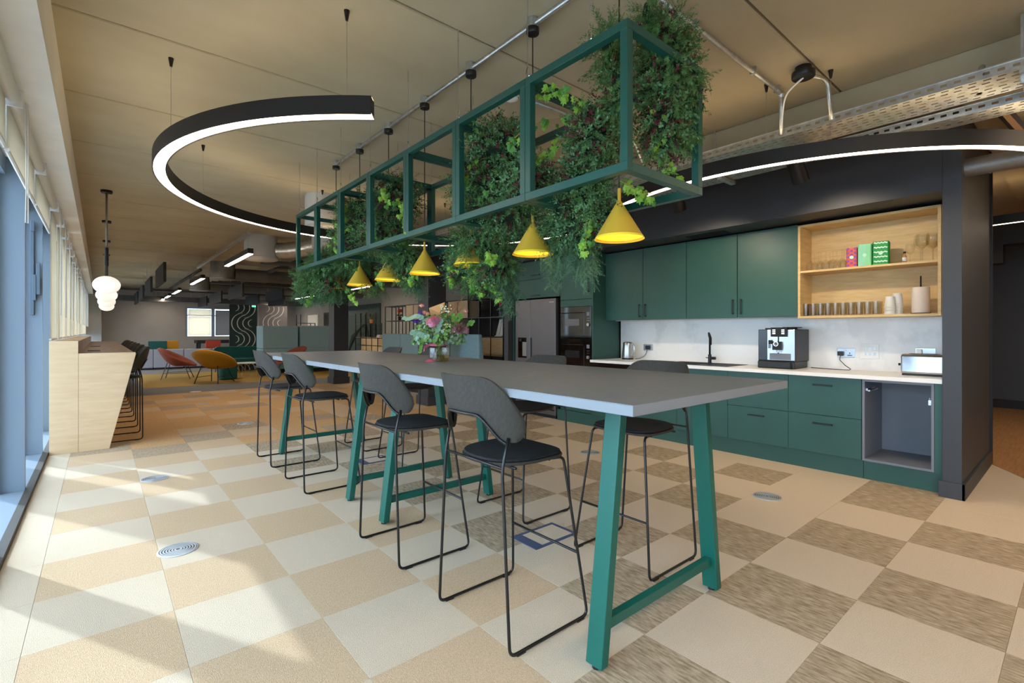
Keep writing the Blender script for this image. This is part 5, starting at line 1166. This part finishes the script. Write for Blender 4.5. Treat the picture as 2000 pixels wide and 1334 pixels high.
t = thing('panelled_door', 'black panelled door behind the grid shelving', 'door', (6.95, 7.4, 0)); box(0, .04, 0, 2.4, 0, 2.1).obj('leaf', 'black_matte', t); G().box(-.012, 0, .15, 1.1, 1.2, 1.95).box(-.012, 0, 1.3, 2.25, 1.2, 1.95).obj('raised_panel', 'black_wall', t, bevel=.004); G().tube([(-.03, 2.3, 1.45), (-.03, 2.3, 1.75)], .012, 8).obj('pull_handle', 'chrome', t)
# accent wall and stepped shelving
t = thing('mural_panel', 'dark green textured mural panel on the right wall', 'wall panel', (6.96, 14.9, 0)); box(0, .03, 0, 2.9, 0, 2.22).obj('board', 'mural_green', t)
for k in range(9): G().tube([(-.004, 2.8 - .05 * k, .3 + .1 * k), (-.004, 1.9 - .1 * k, 1.2 + .05 * k), (-.004, .4, 1.35 - .12 * k)], .012, 5).obj('mural_wave', 'panel_green', t)
t = thing('stepped_shelving', 'stepped black metal shelving with oak boxes before the mural', 'shelving', (6.45, 13.55, 0))
hs = [.86, 1.1, 1.55, 1.9, 1.9]; 
for k in range(5):
    a, b = .02 + k * .42, .02 + (k + 1) * .42; h = hs[k]
    for xx in (0, .33):
        for yv in (a, b): box(xx, xx + .02, yv - .01, yv + .01, 0, h).obj('upright', 'metal_black', t)
        for z in (.44, .86, 1.1, 1.55, 1.9):
            if z <= h + .01: box(xx, xx + .02, a, b, z - .02, z).obj('rail', 'metal_black', t)
    if k < 4: box(.01, .34, a + .015, b - .015, .45, h - .03 if h < 1.2 else 1.07).obj('oak_box', 'oak', t)
    box(.01, .34, a + .01, b - .01, h - .006 if h < 1.2 else 1.1, h if h < 1.2 else 1.106).obj('shelf_plate', 'oak', t)
for k, (yv, z) in enumerate(((.25, .862), (.62, 1.108))):
    zz = z
    for q in range(3):
        tag(box(6.55, 6.75, 13.55 + yv - .12 + .01 * q, 13.55 + yv + .12 - .015 * q, zz, zz + .025).obj('book', ['paper_white', 'galv_dull', 'roll_pink'][q], bevel=.002), '%s book of the %s pile on the stepped shelving' % (['bottom', 'middle', 'top'][q], ['lower', 'upper'][k]), 'book', 'books on the stepped shelving'); zz += .0255
pot((6.62, 14.8, 1.55), 'spiky agave in a tan pot on the stepped shelving', 'agave')
# far lounge bits
t = thing('dark_opening', 'dark glazed doorway in the far right wall', 'door', (6.94, 19.2, 0)); box(0, .05, 0, .9, 0, 2.05).obj('leaf', 'black_matte', t, bevel=.003); box(-.01, 0, .1, .8, .2, 1.95).obj('glazing', 'glass_black', t)
t = thing('wall_poster', 'pale window blind panel in the far right wall', 'window', (6.95, 20.8, 0)); box(0, .05, 0, 1.3, 1.0, 2.0).obj('frame', 'rail_white', t); box(-.006, 0, .06, 1.24, 1.05, 1.95).obj('pane', 'paper_white', t)
t = thing('side_shelf', 'small black metal frame shelf beside the far booths', 'shelving', (5.5, 18.3, 0))
for yv in (0, .5):
    for xx in (0, .5): box(xx, xx + .025, yv, yv + .025, 0, 1.9 - .3 * (xx > .2)).obj('upright', 'metal_black', t)
for z in (1.3, 1.6): box(0, .525, 0, .525, z - .02, z).obj('tier', 'metal_black', t)
t = thing('exit_sign', 'small green lit sign above the dark carved screen', 'sign', (3.85, 17.96, 2.1)); box(0, .12, 0, .03, 0, .06).obj('case', 'white_plastic', t); box(.005, .115, -.003, 0, .005, .055).obj('face', 'exit_green', t)
